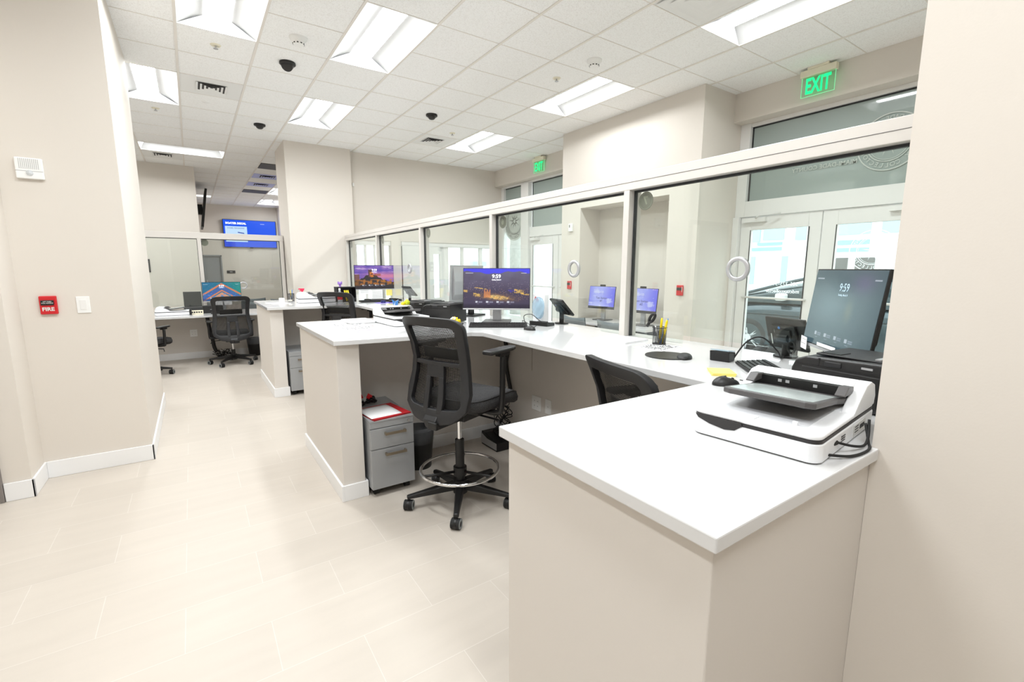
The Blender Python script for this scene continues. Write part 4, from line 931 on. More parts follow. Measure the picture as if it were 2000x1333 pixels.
tag(MB().tube(smooth_path([(2.09, 1.20, CT + 0.01), (2.14, 1.17, CT + 0.09), (2.18, 1.12, CT + 0.115), (2.25, 1.08, CT + 0.05), (2.31, 1.09, CT + 0.008), (2.36, 1.10, CT + 0.01)], 8), 0.0035, 6).build('cable', 'rubber'), 'arched black cable between card reader and tablet stand', 'cable')
def make_tablet(label, zc=0.16, tilt=0.35):
    """screen faces +X (towards the customer)"""
    t = thing('tablet_stand', label, 'tablet', group='customer tablets on stands')
    T = Matrix.Translation((0, 0, zc)) @ Matrix.Rotation(-tilt, 4, 'Y')
    b = MB(); b.T = T; b.box(-0.012, 0.006, -0.112, 0.112, -0.082, 0.082).build('tablet_case', 'dark_plastic', t, 0.006)
    b = MB(); b.T = T; b.box(0.006, 0.0075, -0.102, 0.102, -0.072, 0.072).build('screen', 'black', t)
    b = MB(); b.T = T; b.prism([(-0.08, -0.062), (0.08, -0.062), (0.065, 0.048), (-0.065, 0.048)], -0.026, -0.012, 'x'); b.at(); b.T = T
    b.box(-0.034, -0.026, -0.045, 0.045, -0.05, 0.03).build('mount_plate', 'black', t, 0.004)
    b = MB(); b.T = T @ Matrix.Translation((-0.0265, 0.02, 0.036)); b.cyl(0.007, -0.001, 0.001, 16, axis='x').build('badge', 'pen_blue', t)
    b = MB(); b.T = T; b.box(-0.0275, -0.026, 0.0, 0.05, 0.008, 0.024).box(-0.0275, -0.026, 0.068, 0.073, -0.055, 0.0).build('sticker', 'label_white', t)
    MB().lathe([(0.019, 0.008), (0.018, zc - 0.06), (0.022, zc - 0.03)], 16).at((-0.02, 0, zc - 0.02)).cyl(0.022, -0.03, 0.03, 16, axis='y').build('pole', 'black', t)
    MB().cyl(0.054, 0, 0.008, 28).build('foot', 'black', t, 0.002)
    MB().at((-0.03, -0.055, zc - 0.06)).tube([(0, 0.02 * math.cos(a), 0.028 * math.sin(a)) for a in [2 * PI * k / 14 for k in range(14)]], 0.006, 6, True).build('cable_loop', 'rubber', t)
    return t
tb = make_tablet('black tablet on a pole stand seen from behind beside the dim monitor', 0.118, 0.30); tb.location = (2.402, 1.112, CT); tb.rotation_euler = (0, 0, R(-16))
tb2 = make_tablet('black tablet on a pole stand right of the city monitor', 0.135, 0.72); tb2.location = (2.402, 2.82, CT); tb2.rotation_euler = (0, 0, R(-14))
place(tb2, (2.402, 5.96, CT), R(8), 'black tablet on a pole stand behind the round speak-through ring near the rear wing', 'customer tablets on stands')
def pinpad(label, loc, rz):
    t = thing('pin_pad', label, 'pin pad', loc, rz, 'black pin pads')
    MB().prism([(-0.05, 0), (0.05, 0), (0.05, 0.022), (-0.05, 0.035)], -0.085, 0.085, 'y').build('case', 'black', t, 0.005)
    b = MB()
    for i in range(3):
        for j in range(4): b.at((0.01 - 0.013 * i + 0.015, -0.03 + 0.02 * j, 0.0275 + 0.0016 * i)).cbox(0, 0, 0, 0.009, 0.014, 0.004)
    o = b.build('keypad', 'scanner_grey', t); o['kind'] = 'stuff'
pinpad('black pin pad in front of the tablet stand right of city monitor', (2.20, 2.815, CT), R(15)); pinpad('black pin pad near the rear tablet stand', (2.27, 6.15, CT), R(10))
tag(MB().tube(smooth_path([(2.08, 2.86, CT + 0.005), (2.09, 2.90, CT + 0.07), (2.13, 2.86, CT + 0.085), (2.15, 2.80, CT + 0.05), (2.16, 2.76, CT + 0.03)], 8), 0.0028, 6).build('cable', 'rubber'), 'looped black cable above the pin pad by the city monitor', 'cable')
tag(MB().tube(smooth_path([(1.96, 2.69, CT + 0.012), (1.975, 2.76, CT + 0.055), (2.02, 2.78, CT + 0.04), (2.06, 2.74, CT + 0.006), (2.12, 2.78, CT + 0.006)], 8), 0.0022, 5).build('cable', 'rubber'), 'thin looped cord of the small mouse by the city monitor', 'cable')

# ------------------------------------------------------------------ document scanners
def make_scanner(label):
    """control front towards local -X, document feeder at +X, origin at centre on the desk"""
    t = thing('document_scanner', label, 'scanner', group='white flatbed scanners with feeders')
    def rrect(hx, hy, r, n=12):
        return [(sx * (hx - r) + r * math.cos(R(a0 + 90 * k / n)), sy * (hy - r) + r * math.sin(R(a0 + 90 * k / n))) for sx, sy, a0 in ((1, 1, 0), (-1, 1, 90), (-1, -1, 180), (1, -1, 270)) for k in range(n + 1)]
    hx, hy = 0.225, 0.150
    MB().prism(rrect(hx, hy, 0.028), 0.003, 0.047).build('base', 'scanner_white', t, 0.003)
    MB().prism(rrect(hx - 0.006, hy - 0.006, 0.024), 0.0, 0.003).build('foot_gasket', 'scanner_grey', t)
    MB().prism(rrect(hx - 0.002, hy - 0.002, 0.026), 0.047, 0.055).build('dark_band', 'scanner_dark', t, 0.001)
    b = MB().prism([(0.138, 0.056), (0.02, 0.056), (0.018, 0.048), (0.035, 0.034), (0.06, 0.030), (0.10, 0.036), (0.13, 0.046)], -hx - 0.0012, -hx + 0.01, 'x'); b.build('handle_recess', 'scanner_dark', t)
    MB().prism(rrect(hx - 0.002, hy - 0.002, 0.026), 0.055, 0.067).build('lid', 'scanner_white', t, 0.005, 3)
    MB().prism(rrect(0.135, 0.105, 0.012), 0.067, 0.0678).build('output_bed', 'bed_grey', t).location = (-0.04, 0, 0)
    MB().box(-0.205, -0.175, 0.0, 0.065, 0.0672, 0.069).build('lid_label', 'scanner_white', t); MB().box(-0.2, -0.198, 0.005, 0.06, 0.069, 0.0694).box(-0.175, -0.168, -0.085, -0.075, 0.067, 0.076).build('stopper', 'scanner_white', t, 0.001)
    prof = [(0.215, 0.060), (0.222, 0.085), (0.205, 0.118), (0.17, 0.130), (0.115, 0.1275), (0.100, 0.122), (0.112, 0.12), (0.112, 0.075), (0.07, 0.075), (0.02, 0.066), (0.02, 0.060)]
    side = [(0.215, 0.060), (0.222, 0.085), (0.205, 0.118), (0.17, 0.130), (0.125, 0.126), (0.06, 0.090), (0.03, 0.068), (0.03, 0.060)]
    b = MB().prism(prof, -hy + 0.03, hy - 0.03, 'y').prism(side, -hy + 0.002, -hy + 0.032, 'y').prism(side, hy - 0.032, hy - 0.002, 'y'); b.build('feeder', 'scanner_white', t, 0.003)
    MB().box(0.085, 0.112, -hy + 0.031, hy - 0.031, 0.070, 0.121).build('feeder_throat', 'black', t)
    b = MB().at((0, 0, 0)).add([(-0.13, -0.10, 0.098), (-0.13, 0.10, 0.098), (0.03, 0.10, 0.114), (0.03, -0.10, 0.114), (0.09, 0.118, 0.104), (0.09, -0.118, 0.104)], [(0, 3, 2, 1), (3, 5, 4, 2)])
    tr = MB().prism([(-0.152, -0.09), (-0.14, -0.110), (0.025, -0.110), (0.055, -0.118), (0.098, -0.118), (0.098, 0.118), (0.055, 0.118), (0.025, 0.110), (-0.14, 0.110), (-0.152, 0.09)], 0, 0.016); tr = tr.build('feed_tray', ['scanner_grey'], t, 0.004, 3)
    tr.location = (0, 0, 0.088); tr.rotation_euler = (0, 0.11, 0)
    o = MB().prism([(-0.140, -0.085), (-0.13, -0.10), (0.03, -0.10), (0.05, -0.106), (0.05, 0.106), (0.03, 0.10), (-0.13, 0.10), (-0.140, 0.085)], 0.016, 0.0166).build('tray_surface', 'tray_top', tr)
    for sg in (-1, 1): MB().prism([(0.03, 0.11), (0.06, 0.128), (0.10, 0.124), (0.104, 0.106), (0.03, 0.106)], sg * 0.112 - 0.012, sg * 0.112 + 0.012, 'y').build('tray_guide', 'scanner_grey', t, 0.003)
    b = MB()
    for k in (-0.04, 0.03, 0.05): b.at((0.0845, k, 0.111)).cbox(0, 0, 0, 0.002, 0.010, 0.008)
    b.build('roller', 'silver', t)
    MB().box(0.02, 0.13, -hy - 0.001, -hy, 0.010, 0.040).build('rating_label', 'label_white', t)
    b = MB()
    for k in range(3): b.at((0.03 + 0.0 * k, -hy - 0.0015, 0.034 - 0.007 * k)).cbox(0.02, 0, 0, 0.03, 0.0006, 0.002)
    for k in range(7): b.at((0.08 + 0.006 * k, -hy - 0.0015, 0.026)).cbox(0, 0, 0, 0.002, 0.0006, 0.012)
    b.build('label_print', 'print_ink', t)
    b = MB()
    for k in range(3): b.at((0.12, -hy - 0.0008, 0.034 - 0.006 * k)).cbox(-0.12 - 0.06, 0, 0, 0.03, 0.001, 0.0022)
    b.build('vent_slot', 'scanner_dark', t)
    return t
sc = make_scanner('nearest white flatbed scanner on the front desk wing'); sc.location = (1.308, 0.592, CT); sc.rotation_euler = (0, 0, R(6))
place(sc, (1.355, 3.56, CT), R(93), 'white flatbed scanner on the middle wing behind the stool back', 'white flatbed scanners with feeders')
place(sc, (1.31, 6.44, CT), R(176), 'white flatbed scanner on the rear wing with red spray nozzle behind', 'white flatbed scanners with feeders')
place(sc, (-0.28, 8.86, 0.76), R(180), 'white flatbed scanner on the far counter left of teal monitor', 'white flatbed scanners with feeders')
t = thing('power_cable', 'black cables curling from the nearest scanner to the desk edge', 'cable', (0, 0, 0))
MB().tube(smooth_path([(1.22, 0.432, CT + 0.028), (1.26, 0.415, CT + 0.016), (1.31, 0.408, CT + 0.008), (1.345, 0.412, CT + 0.02), (1.365, 0.42, CT + 0.06)], 8), 0.0032, 6).build('lead', 'rubber', t)
MB().tube(smooth_path([(1.16, 0.43, CT + 0.012), (1.22, 0.400, CT + 0.005), (1.30, 0.394, CT + 0.0045), (1.34, 0.409, CT + 0.012), (1.36, 0.425, CT + 0.05)], 8), 0.0032, 6).build('lead', 'rubber', t)
MB().at((1.205, 0.436, CT + 0.028), R(-12)).cyl(0.009, -0.014, 0.014, 12, 0.006, 'x').build('plug', 'rubber', t, 0.002)

# ------------------------------------------------------------------ printers
def make_printer(label, wx=0.25, wy=0.27, hz=0.155):
    t = thing('printer', label, 'printer', group='black desktop printers')
    hx, hy = wx / 2, wy / 2
    MB().prism([(-hy, 0.004), (hy, 0.004), (hy, hz * 0.66), (hy - 0.012, hz * 0.86), (hy - 0.045, hz * 0.95), (-hy, hz)], -hx, hx, 'x').build('body', 'dark_plastic', t, 0.008, 3)
    MB().box(-hx - 0.0015, -hx + 0.004, -hy + 0.01, hy - 0.035, 0.02, hz * 0.74).build('front_door', 'dark_plastic', t, 0.003)
    MB().box(-hx - 0.0012, -hx + 0.002, -hy + 0.004, hy - 0.02, hz * 0.765, hz * 0.785).box(-hx - 0.0012, -hx + 0.002, hy - 0.09, hy - 0.086, hz * 0.78, hz * 0.95).build('seam', 'black', t)
    MB().box(-hx - 0.004, -hx + 0.002, -0.02, 0.03, hz * 0.80, hz * 0.91).build('latch', 'chair_plastic', t, 0.003)
    MB().box(-hx + 0.03, hx - 0.02, -hy + 0.02, hy - 0.06, hz * 0.985, hz + 0.004).build('top_cover', 'chair_plastic', t, 0.003)
    MB().box(-hx + 0.04, -hx + 0.11, -hy + 0.03, -hy + 0.045, hz + 0.0042, hz + 0.008).build('top_label', 'silver', t)
    MB().box(-hx + 0.04, -hx + 0.10, hy - 0.13, hy - 0.07, hz * 0.99, hz + 0.006).build('paper_slot', 'black', t)
    MB().box(-hx - 0.0025, -hx, -hy + 0.03, -hy + 0.06, hz * 0.86, hz * 0.90).build('maker_label', 'silver', t)
    return t
pr = make_printer('large black printer behind the nearest scanner by the wall edge'); pr.location = (1.77, 0.60, CT); pr.rotation_euler = (0, 0, R(-6))
place(pr, (1.68, 3.44, CT), R(30), 'black desktop printer left of the city monitor behind stool back', 'black desktop printers')
place(pr, (1.66, 3.80, CT), R(20), 'rounded black printer behind the other one on middle wing', 'black desktop printers')

# ------------------------------------------------------------------ paper, notes, cups and small desk things
def printed(name, label, loc, rz, w_, h_, seed, tilt=0.0):
    m = name + '_pattern'
    if m not in M:
        mm = mat(m, c(245, 245, 245), 0.8); nt = mm.node_tree; p = nt.nodes['Principled BSDF']
        tc = nt.nodes.new('ShaderNodeTexCoord'); n = nt.nodes.new('ShaderNodeTexNoise'); n.inputs['Scale'].default_value = 95; n.inputs['Detail'].default_value = 1; n.inputs['Distortion'].default_value = 1.5
        r = nt.nodes.new('ShaderNodeValToRGB'); r.color_ramp.interpolation = 'CONSTANT'; r.color_ramp.elements[1].position = 0.49; r.color_ramp.elements[0].color = (*c(246, 246, 246), 1); r.color_ramp.elements[1].color = (*c(60, 56, 60), 1)
        nt.links.new(tc.outputs['Object'], n.inputs['Vector']); nt.links.new(n.outputs['Fac'], r.inputs[0]); nt.links.new(r.outputs[0], p.inputs['Base Color'])
    t = thing(name, label, 'paper', loc, rz, 'paper sheets with black squiggle print')
    MB().box(-w_ / 2, w_ / 2, -h_ / 2, h_ / 2, 0, 0.0012).build('sheet', 'paper', t)
    MB().box(-w_ / 2 + 0.02, w_ / 2 - 0.012, -h_ / 2 + 0.012, h_ / 2 - 0.012, 0.0012, 0.0015).build('print', m, t)
printed('printed_sheet', 'squiggle-printed paper sheet on middle wing, nearer the desk edge', (0.97, 3.42, CT), R(4), 0.24, 0.19, 1)
printed('printed_sheet', 'squiggle-printed paper sheet on middle wing, farther one', (0.97, 3.66, CT), R(-3), 0.24, 0.20, 2)
printed('printed_sheet', 'squiggle-printed paper sheet under the near pen cup', (2.115, 1.655, CT), R(8), 0.22, 0.17, 3)
def stack(label, loc, rz, w_, h_, n, dz=0.0035):
    t = thing('paper_stack', label, 'paper', loc, rz, 'white paper stacks'); random.seed(int(loc[0] * 100))
    for k in range(n): MB().at((random.uniform(-.006, .006), random.uniform(-.006, .006), k * dz), random.uniform(-0.04, 0.04)).box(-w_ / 2, w_ / 2, -h_ / 2, h_ / 2, 0, dz * 0.8).build('sheet_bundle', 'paper', t)
stack('stack of white papers on the middle wing left of scanner', (1.085, 3.82, CT), R(3), 0.20, 0.26, 5)
stack('low stack of white papers on the worktop behind mouse pad', (2.13, 1.95, CT), R(5), 0.215, 0.25, 4, 0.003)
stack('white papers on the rear wing near small white cube', (0.86, 6.45, CT), R(10), 0.21, 0.28, 2, 0.002)
def make_cup(label, pens):
    t = thing('pen_cup', label, 'pen cup', group='wire mesh pen cups')
    MB().lathe([(0.037, 0.002), (0.040, 0.098)], 32, False).build('mesh_wall', 'black_net', t)
    MB().cyl(0.037, 0, 0.003, 28).build('bottom', 'black', t)
    MB().at((0, 0, 0.099)).torus(0.0402, 0.0022, 0, 32, 6).at((0, 0, 0.003)).torus(0.0372, 0.0022, 0, 32, 6).build('rim', 'black', t)
    return t
M['black_net'] = M['cup_net']
def pen(cup_loc, dx, dy, tx, ty, L, m, label, r=0.005):
    x, y, z = cup_loc; a = Vector((x + dx, y + dy, z + 0.006)); b_ = a + Vector((tx, ty, 1)).normalized() * L
    return tag(MB().tube([a, a.lerp(b_, 0.9), b_], [r, r, r * 0.6], 8).build('pen', m), label, 'pen', 'pens and markers')
cl = (2.205, 1.72, CT)
cup = make_cup('black wire mesh pen cup with yellow markers on the worktop', 0); cup.location = cl
pen(cl, 0.012, 0.008, 0.06, -0.03, 0.145, 'yellow', 'yellow marker upright in the near pen cup, left one', 0.007); pen(cl, 0.005, -0.02, 0.02, -0.16, 0.14, 'yellow', 'yellow marker leaning right in the near pen cup', 0.007)
pen(cl, -0.004, -0.012, 0.15, -0.2, 0.15, 'pen_blue', 'pale blue pen leaning right in the near pen cup', 0.004)
t = thing('scissors', 'black handled scissors leaning left in the near pen cup', 'scissors', (cl[0], cl[1] + 0.008, CT + 0.006)); 
MB().tube([(0.0, -0.012, 0.0), (-0.006, 0.02, 0.10)], 0.004, 6).build('blade', 'silver', t); MB().at((-0.008, 0.043, 0.142), 0, 0, R(35)).tube([(0, 0.013 * math.cos(a), 0.030 * math.sin(a)) for a in [2 * PI * k / 16 for k in range(16)]], 0.0085, 8, True).tube([(0, 0, -0.025), (0.004, 0, -0.062)], 0.009, 8).build('handle', 'black', t)
c2 = place(cup, (1.075, 6.80, CT), 0, 'black wire mesh pen cup beside the rear wing scanner', 'wire mesh pen cups')
cl2 = (1.075, 6.80, CT); pen(cl2, 0, 0.0, 0.1, -0.1, 0.15, 'pen_blue', 'pale blue pen in the rear pen cup', 0.004); pen(cl2, 0.01, 0.01, -0.12, 0.05, 0.14, 'yellow', 'yellow pencil in the rear pen cup', 0.0035)
t = thing('sticky_note_pad', 'yellow sticky note pad above the near mouse', 'note pad', (1.79, 1.075, CT), R(40))
for k in range(3): MB().at((0, 0, 0.002 + 0.004 * k), 0.05 * k).box(-0.055, 0.055, -0.045, 0.045, -0.002, 0.0018).build('note_block', 'yellow_note', t)
# notes hanging from monitor bottoms
def note(label, loc, rz, w_, h_, m='paper', lines=0):
    t = thing('paper_note', label, 'paper note', loc, rz, 'notes stuck under monitors'); MB().box(-0.001, 0.0, -w_ / 2, w_ / 2, -h_, 0).build('note', m, t)
    if lines:
        b = MB()
        for k in range(lines): b.box(0.0002, 0.0004, -w_ * 0.4, w_ * 0.4, -h_ * (0.2 + 0.7 * k / lines) - 0.0015, -h_ * (0.2 + 0.7 * k / lines))
        b.build('writing', 'scanner_grey', t)
for x, w_, h_, m, l, n_ in ((1.93, 0.13, 0.055, 'paper', 'white paper note hanging at left under the sunset monitor', 2), (2.10, 0.155, 0.125, 'paper', 'larger ruled white note hanging under the middle of the sunset monitor', 5), (2.27, 0.085, 0.085, 'yellow_note', 'pale yellow note hanging at right under the sunset monitor', 0)):
    note(l, (x, 6.385, CT + 0.142), R(-92), w_, h_, m, n_)
for x, w_, h_, l in ((0.31, 0.15, 0.10, 'ruled white note hanging under the far teal monitor, left one'), (0.46, 0.11, 0.055, 'white note hanging under the far teal monitor, right one')):
    note(l, (x, 8.985, 0.76 + 0.172), R(-96), w_, h_, 'paper', 3)
v1 = Matrix.Rotation(R(134.5), 4, 'Z')
p1 = Vector((2.10, 0.79, CT)) + v1 @ Vector((0.022, -0.235, 0.133)); p2 = Vector((2.10, 0.79, CT)) + v1 @ Vector((0.024, -0.02, 0.128))
note('curled white paper tag at the left bottom corner of the dim monitor', p1, R(128), 0.085, 0.055, 'paper', 2); note('narrow white label strip under the dim monitor', p2, R(134.5), 0.16, 0.014, 'paper', 0)
# rear wing clutter
t = thing('desk_organizer', 'black desk organizer box on the rear wing', 'desk organizer', (1.662, 6.36, CT))
MB().box(-0.12, 0.12, -0.08, -0.072, 0, 0.05).box(-0.12, 0.12, 0.072, 0.08, 0, 0.185).box(-0.12, -0.112, -0.08, 0.08, 0, 0.185).box(0.112, 0.12, -0.08, 0.08, 0, 0.185).box(-0.12, 0.12, -0.08, 0.08, 0, 0.008).build('case', 'black', t)
MB().box(-0.123, 0.123, -0.083, 0.083, 0.185, 0.193).build('lid', 'dark_plastic', t, 0.002)
for k in range(3): tag(MB().tube([(1.655 + 0.022 * k, 6.262, CT + 0.01), (1.630 + 0.022 * k, 6.272, CT + 0.15)], 0.008, 8).build('marker', 'yellow'), ['yellow marker leaning on the organizer, left one', 'yellow marker leaning on the organizer, middle one', 'yellow marker leaning on the organizer, right one'][k], 'marker', 'yellow markers at the organizer')
t = thing('sanitizer_bottle', 'clear bottle with red label on the rear wing', 'bottle', (1.555, 6.21, CT)); MB().lathe([(0.03, 0), (0.032, 0.01), (0.032, 0.11), (0.014, 0.135), (0.012, 0.155)], 24).build('bottle', 'bottle_clear', t)
MB().lathe([(0.0325, 0.035), (0.0325, 0.09)], 24, False).build('label', 'red', t); MB().cyl(0.013, 0.155, 0.18, 16).build('cap', 'label_white', t)
t = thing('purple_clip', 'small purple toy figure on top of the black organizer', 'toy', (1.60, 6.355, CT + 0.193)); MB().cyl(0.014, 0, 0.03, 12).at((0, 0, 0.04), 0, 0).lathe([(0.0, -0.014), (0.022, -0.006), (0.022, 0.01), (0.012, 0.022)], 12).build('body', 'purple', t); MB().box(-0.028, -0.015, -0.005, 0.005, 0.03, 0.07).box(0.015, 0.028, -0.005, 0.005, 0.03, 0.07).build('arms', 'purple', t)
t = thing('spray_bottle', 'spray bottle with pinkish red nozzle behind the rear scanner', 'spray bottle', (1.215, 6.80, CT)); MB().lathe([(0.035, 0), (0.037, 0.01), (0.036, 0.08), (0.013, 0.115)], 20).build('bottle', 'bottle_clear', t)
MB().cyl(0.014, 0.115, 0.135, 14).prism([(-0.02, 0.135), (0.02, 0.135), (0.028, 0.165), (-0.045, 0.165), (-0.048, 0.15), (-0.02, 0.15)], -0.01, 0.01, 'y').prism([(-0.025, 0.152), (-0.035, 0.11), (-0.028, 0.11), (-0.016, 0.148)], -0.004, 0.004, 'y').build('trigger_head', 'pink', t, 0.002)
tag(MB().at((0.94, 6.68, CT)).cbox(0, 0, 0.025, 0.06, 0.06, 0.05).build('note_cube', 'paper', None, 0.003), 'small white note cube on the rear wing', 'note cube')
t = thing('tape_dispenser', 'pale tape roll beside the white note cube', 'tape', (1.02, 6.55, CT)); MB().at((0, 0, 0.025), R(40)).torus(0.018, 0.007, 0, 20, 8).build('roll', 'cream', t); t.rotation_euler = (PI / 2 * 0, 0, 0)
tag(MB().at((2.0, 5.78, CT)).box(-0.11, 0.11, -0.05, 0.10, 0, 0.002).build('purple_paper', 'violet_paper'), 'violet paper sheet under the small dark mouse', 'paper')
tag(MB().at((1.98, 5.80, CT + 0.002), 0.3).cyl(0.03, 0, 0.028, 20).build('tape_roll', 'navy'), 'navy tape roll on the violet paper', 'tape')
tag(MB().at((2.12, 5.84, CT)).cbox(0, 0, 0.012, 0.10, 0.06, 0.024).build('stapler', 'black', None, 0.006), 'black stapler beside the violet paper', 'stapler')
t = thing('calculator', 'grey calculator leaning below the sunset monitor', 'calculator', (1.93, 6.15, CT)); MB().at((0, 0, 0.0), 0.2).prism([(-0.05, 0), (0.05, 0), (0.05, 0.012), (-0.05, 0.035)], -0.08, 0.08, 'y').build('case', 'black', t, 0.003); MB().at((-0.02, 0, 0.031), 0.2, 0.23).cbox(0, 0, 0, 0.03, 0.11, 0.002).build('display', 'tray_top', t)
# middle wing clutter
t = thing('clip_dish', 'round dish of yellow and pink clips in front of printer', 'dish', (1.60, 3.07, CT)); MB().lathe([(0.03, 0.003), (0.052, 0.03), (0.05, 0.03), (0.03, 0.007)], 24).build('dish', 'black', t)
random.seed(11); b = MB()
for k in range(16): b.mi = 1 if k % 6 == 2 else (2 if k % 7 == 3 else 0); b.at((random.uniform(-.028, .028), random.uniform(-.028, .028), 0.03 + random.uniform(0, .035)), random.uniform(0, 3), random.uniform(0, 1)).cbox(0, 0, 0, 0.03, 0.012, 0.014)
o = b.build('clips', ['yellow', 'pink', 'label_white'], t); o['kind'] = 'stuff'
t = thing('toy_figure', 'small yellow and lime toy on the middle wing before rounded printer', 'toy', (1.465, 3.70, CT + 0.131)); MB().lathe([(0.0, 0), (0.022, 0.004), (0.024, 0.03), (0.0, 0.05)], 14).build('body', 'lime', t); MB().at((-0.035, 0.0, 0)).lathe([(0.0, 0), (0.018, 0.004), (0.016, 0.02), (0.0, 0.03)], 12).build('foot', 'yellow', t)
t = thing('toy_figure', 'small blue and white paper toy on the middle wing scanner', 'toy', (1.375, 3.73, CT + 0.131)); MB().add([(-0.03, 0, 0.05), (0.0, 0, 0.03), (-0.015, 0, 0)], [(0, 1, 2)]).add([(0.0, 0, 0.03), (0.03, 0, 0.045), (0.02, 0.0, 0.0), (-0.005, 0, 0.0)], [(0, 1, 2, 3)]).prism([(-0.03, 0.05), (0.0, 0.03), (-0.015, 0)], 0.001, 0.005, 'y').build('wing', 'pen_blue', t); MB().prism([(0.0, 0.03), (0.03, 0.045), (0.02, 0.0), (-0.01, 0.0)], 0.001, 0.006, 'y').build('tail', 'label_white', t)
t = thing('wrapped_carton', 'white carton in crumpled clear blue plastic film behind tablet stand', 'package', (2.29, 2.955, CT))
MB().at((0, 0, 0), 0.0).box(-0.02, 0.03, -0.075, 0.075, 0, 0.235).build('carton', 'paper', t, 0.008); MB().at((-0.021, 0.02, 0.19), 0, 0, 0.5).cbox(0, 0, 0, 0.002, 0.05, 0.022).build('red_mark', 'red', t)
random.seed(9)
MB().at((-0.045, -0.035, 0.125)).grid(lambda u, v: ((0.022 + 0.004 * math.sin(25 * u + 15 * v)) * math.sin(v * PI) * math.cos(2 * PI * u), (0.072 + 0.006 * math.sin(31 * u + 9 * v)) * math.sin(v * PI) ** 0.7 * math.sin(2 * PI * u), 0.082 * math.cos(v * PI) + 0.004 * math.sin(40 * u)), 60, 30).build('film', 'bag_film', t)
# far counter clutter
t = thing('card_holder', 'cream box with black printing beside the far scanner', 'box', (0.02, 8.78, 0.76), R(0)); MB().box(-0.085, 0.085, -0.03, 0.03, 0, 0.06).build('box', 'cream', t, 0.002)
b = MB()
for k in range(5): b.box(-0.07 + 0.03 * k, -0.05 + 0.03 * k, -0.031, -0.03, 0.022, 0.045)
b.build('print', 'print_ink', t)
tag(MB().at((-0.06, 8.72, 0.76)).box(-0.015, 0.015, -0.02, 0.02, 0, 0.085).build('phone_stand', 'black', None, 0.004), 'small black upright holder between far scanner and cream box', 'holder')
t = thing('printer', 'black printer tray below teal monitor on far counter', 'printer', (0.24, 8.93, 0.76), group='black desktop printers'); MB().box(-0.14, 0.14, -0.06, 0.06, 0, 0.12).build('body', 'dark_plastic', t, 0.006); MB().box(-0.04, 0.02, -0.062, -0.06, 0.055, 0.062).build('label', 'silver', t)

# ------------------------------------------------------------------ things on the walls
t = thing('light_switch', 'white rocker switch plate on left wall', 'light switch', (-0.647, 4.4178, 1.215)); MB().box(-0.036, 0.036, -0.006, 0, -0.058, 0.058).build('plate', 'white_plastic', t, 0.002)
MB().box(-0.017, 0.017, -0.009, -0.006, -0.034, 0.034).build('rocker', 'alum_white', t, 0.001)
def pull(loc, rz, label, text=True):
    t = thing('fire_pull_station', label, 'fire alarm', loc, rz, 'red fire alarm pull stations')
    MB().box(-0.044, 0.044, -0.022, 0, -0.062, 0.062).build('housing', 'red', t, 0.005); MB().box(-0.036, 0.030, -0.030, -0.022, 0.0, 0.034).build('handle', 'dark_plastic', t, 0.003)
    MB().box(0.034, 0.040, -0.024, -0.022, -0.02, 0.045).build('key_slot', 'label_white' if not text else 'red', t)
    b = MB().at((-0.002, -0.0235, -0.028), 0, 0, PI / 2).text('FIRE', 0.034, bold=0.0012).at((-0.002, -0.0305, 0.024), 0, 0, PI / 2).text('LIFT THEN', 0.009, bold=0.0002).at((-0.002, -0.0305, 0.014), 0, 0, PI / 2).text('PULL HANDLE', 0.009, bold=0.0002)
    if text: b.build('lettering', 'label_white', t)
pull((-0.823, 4.4178, 1.22), 0, 'red fire pull station on left wall beside light switch'); pull((4.8998, 3.547, 1.215), -PI / 2, 'red fire pull station on pilaster right of the lobby alcove', False); pull((4.8998, 5.571, 1.221), -PI / 2, 'red fire pull station on pilaster left of the lobby alcove', False)
t = thing('alarm_strobe', 'white perforated alarm horn strobe high on left wall', 'alarm strobe', (-0.815, 4.4178, 2.113)); MB().box(-0.066, 0.066, -0.03, 0, -0.066, 0.066).build('housing', 'white_plastic', t, 0.006)
b = MB()
for i in range(11):
    for j in range(10): b.at((-0.045 + 0.009 * i, -0.0302, -0.002 + 0.0065 * j)).cbox(0, 0, 0, 0.0032, 0.001, 0.0032)
o = b.build('sound_holes', 'lens_grey', t); o['kind'] = 'stuff'
MB().box(-0.066, 0.066, -0.0306, -0.03, -0.019, -0.017).build('seam', 'lens_grey', t); MB().at((0, -0.03, -0.03)).lathe([(0.018, 0.0), (0.016, -0.012), (0.0, -0.018)], 16, False, 'y').build('strobe_lens', 'bottle_clear', t)
t = thing('alarm_strobe', 'small white alarm device on the pilaster left of the alcove', 'alarm strobe', (4.8998, 5.562, 2.10), -PI / 2); MB().box(-0.04, 0.04, -0.03, 0, -0.06, 0.06).build('housing', 'white_plastic', t, 0.005); MB().box(-0.02, 0.0, -0.032, -0.03, 0.0, 0.04).build('strobe_lens', 'lens_grey', t)
tag(MB().box(2.50, 2.53, 8.70, 8.7198, 2.92, 2.98).build('wall_sensor', 'white_plastic', None, 0.003), 'tiny white sensor on back wall beside the column', 'sensor')
t = thing('room_sign', 'black room sign beside the far grey door', 'sign', (1.10, 18.198, 1.355)); MB().box(-0.12, 0.12, -0.012, 0, -0.045, 0.045).build('plate', 'sign_black', t); MB().box(-0.04, 0.04, -0.0125, -0.012, -0.008, 0.008).build('lettering', 'label_white', t)
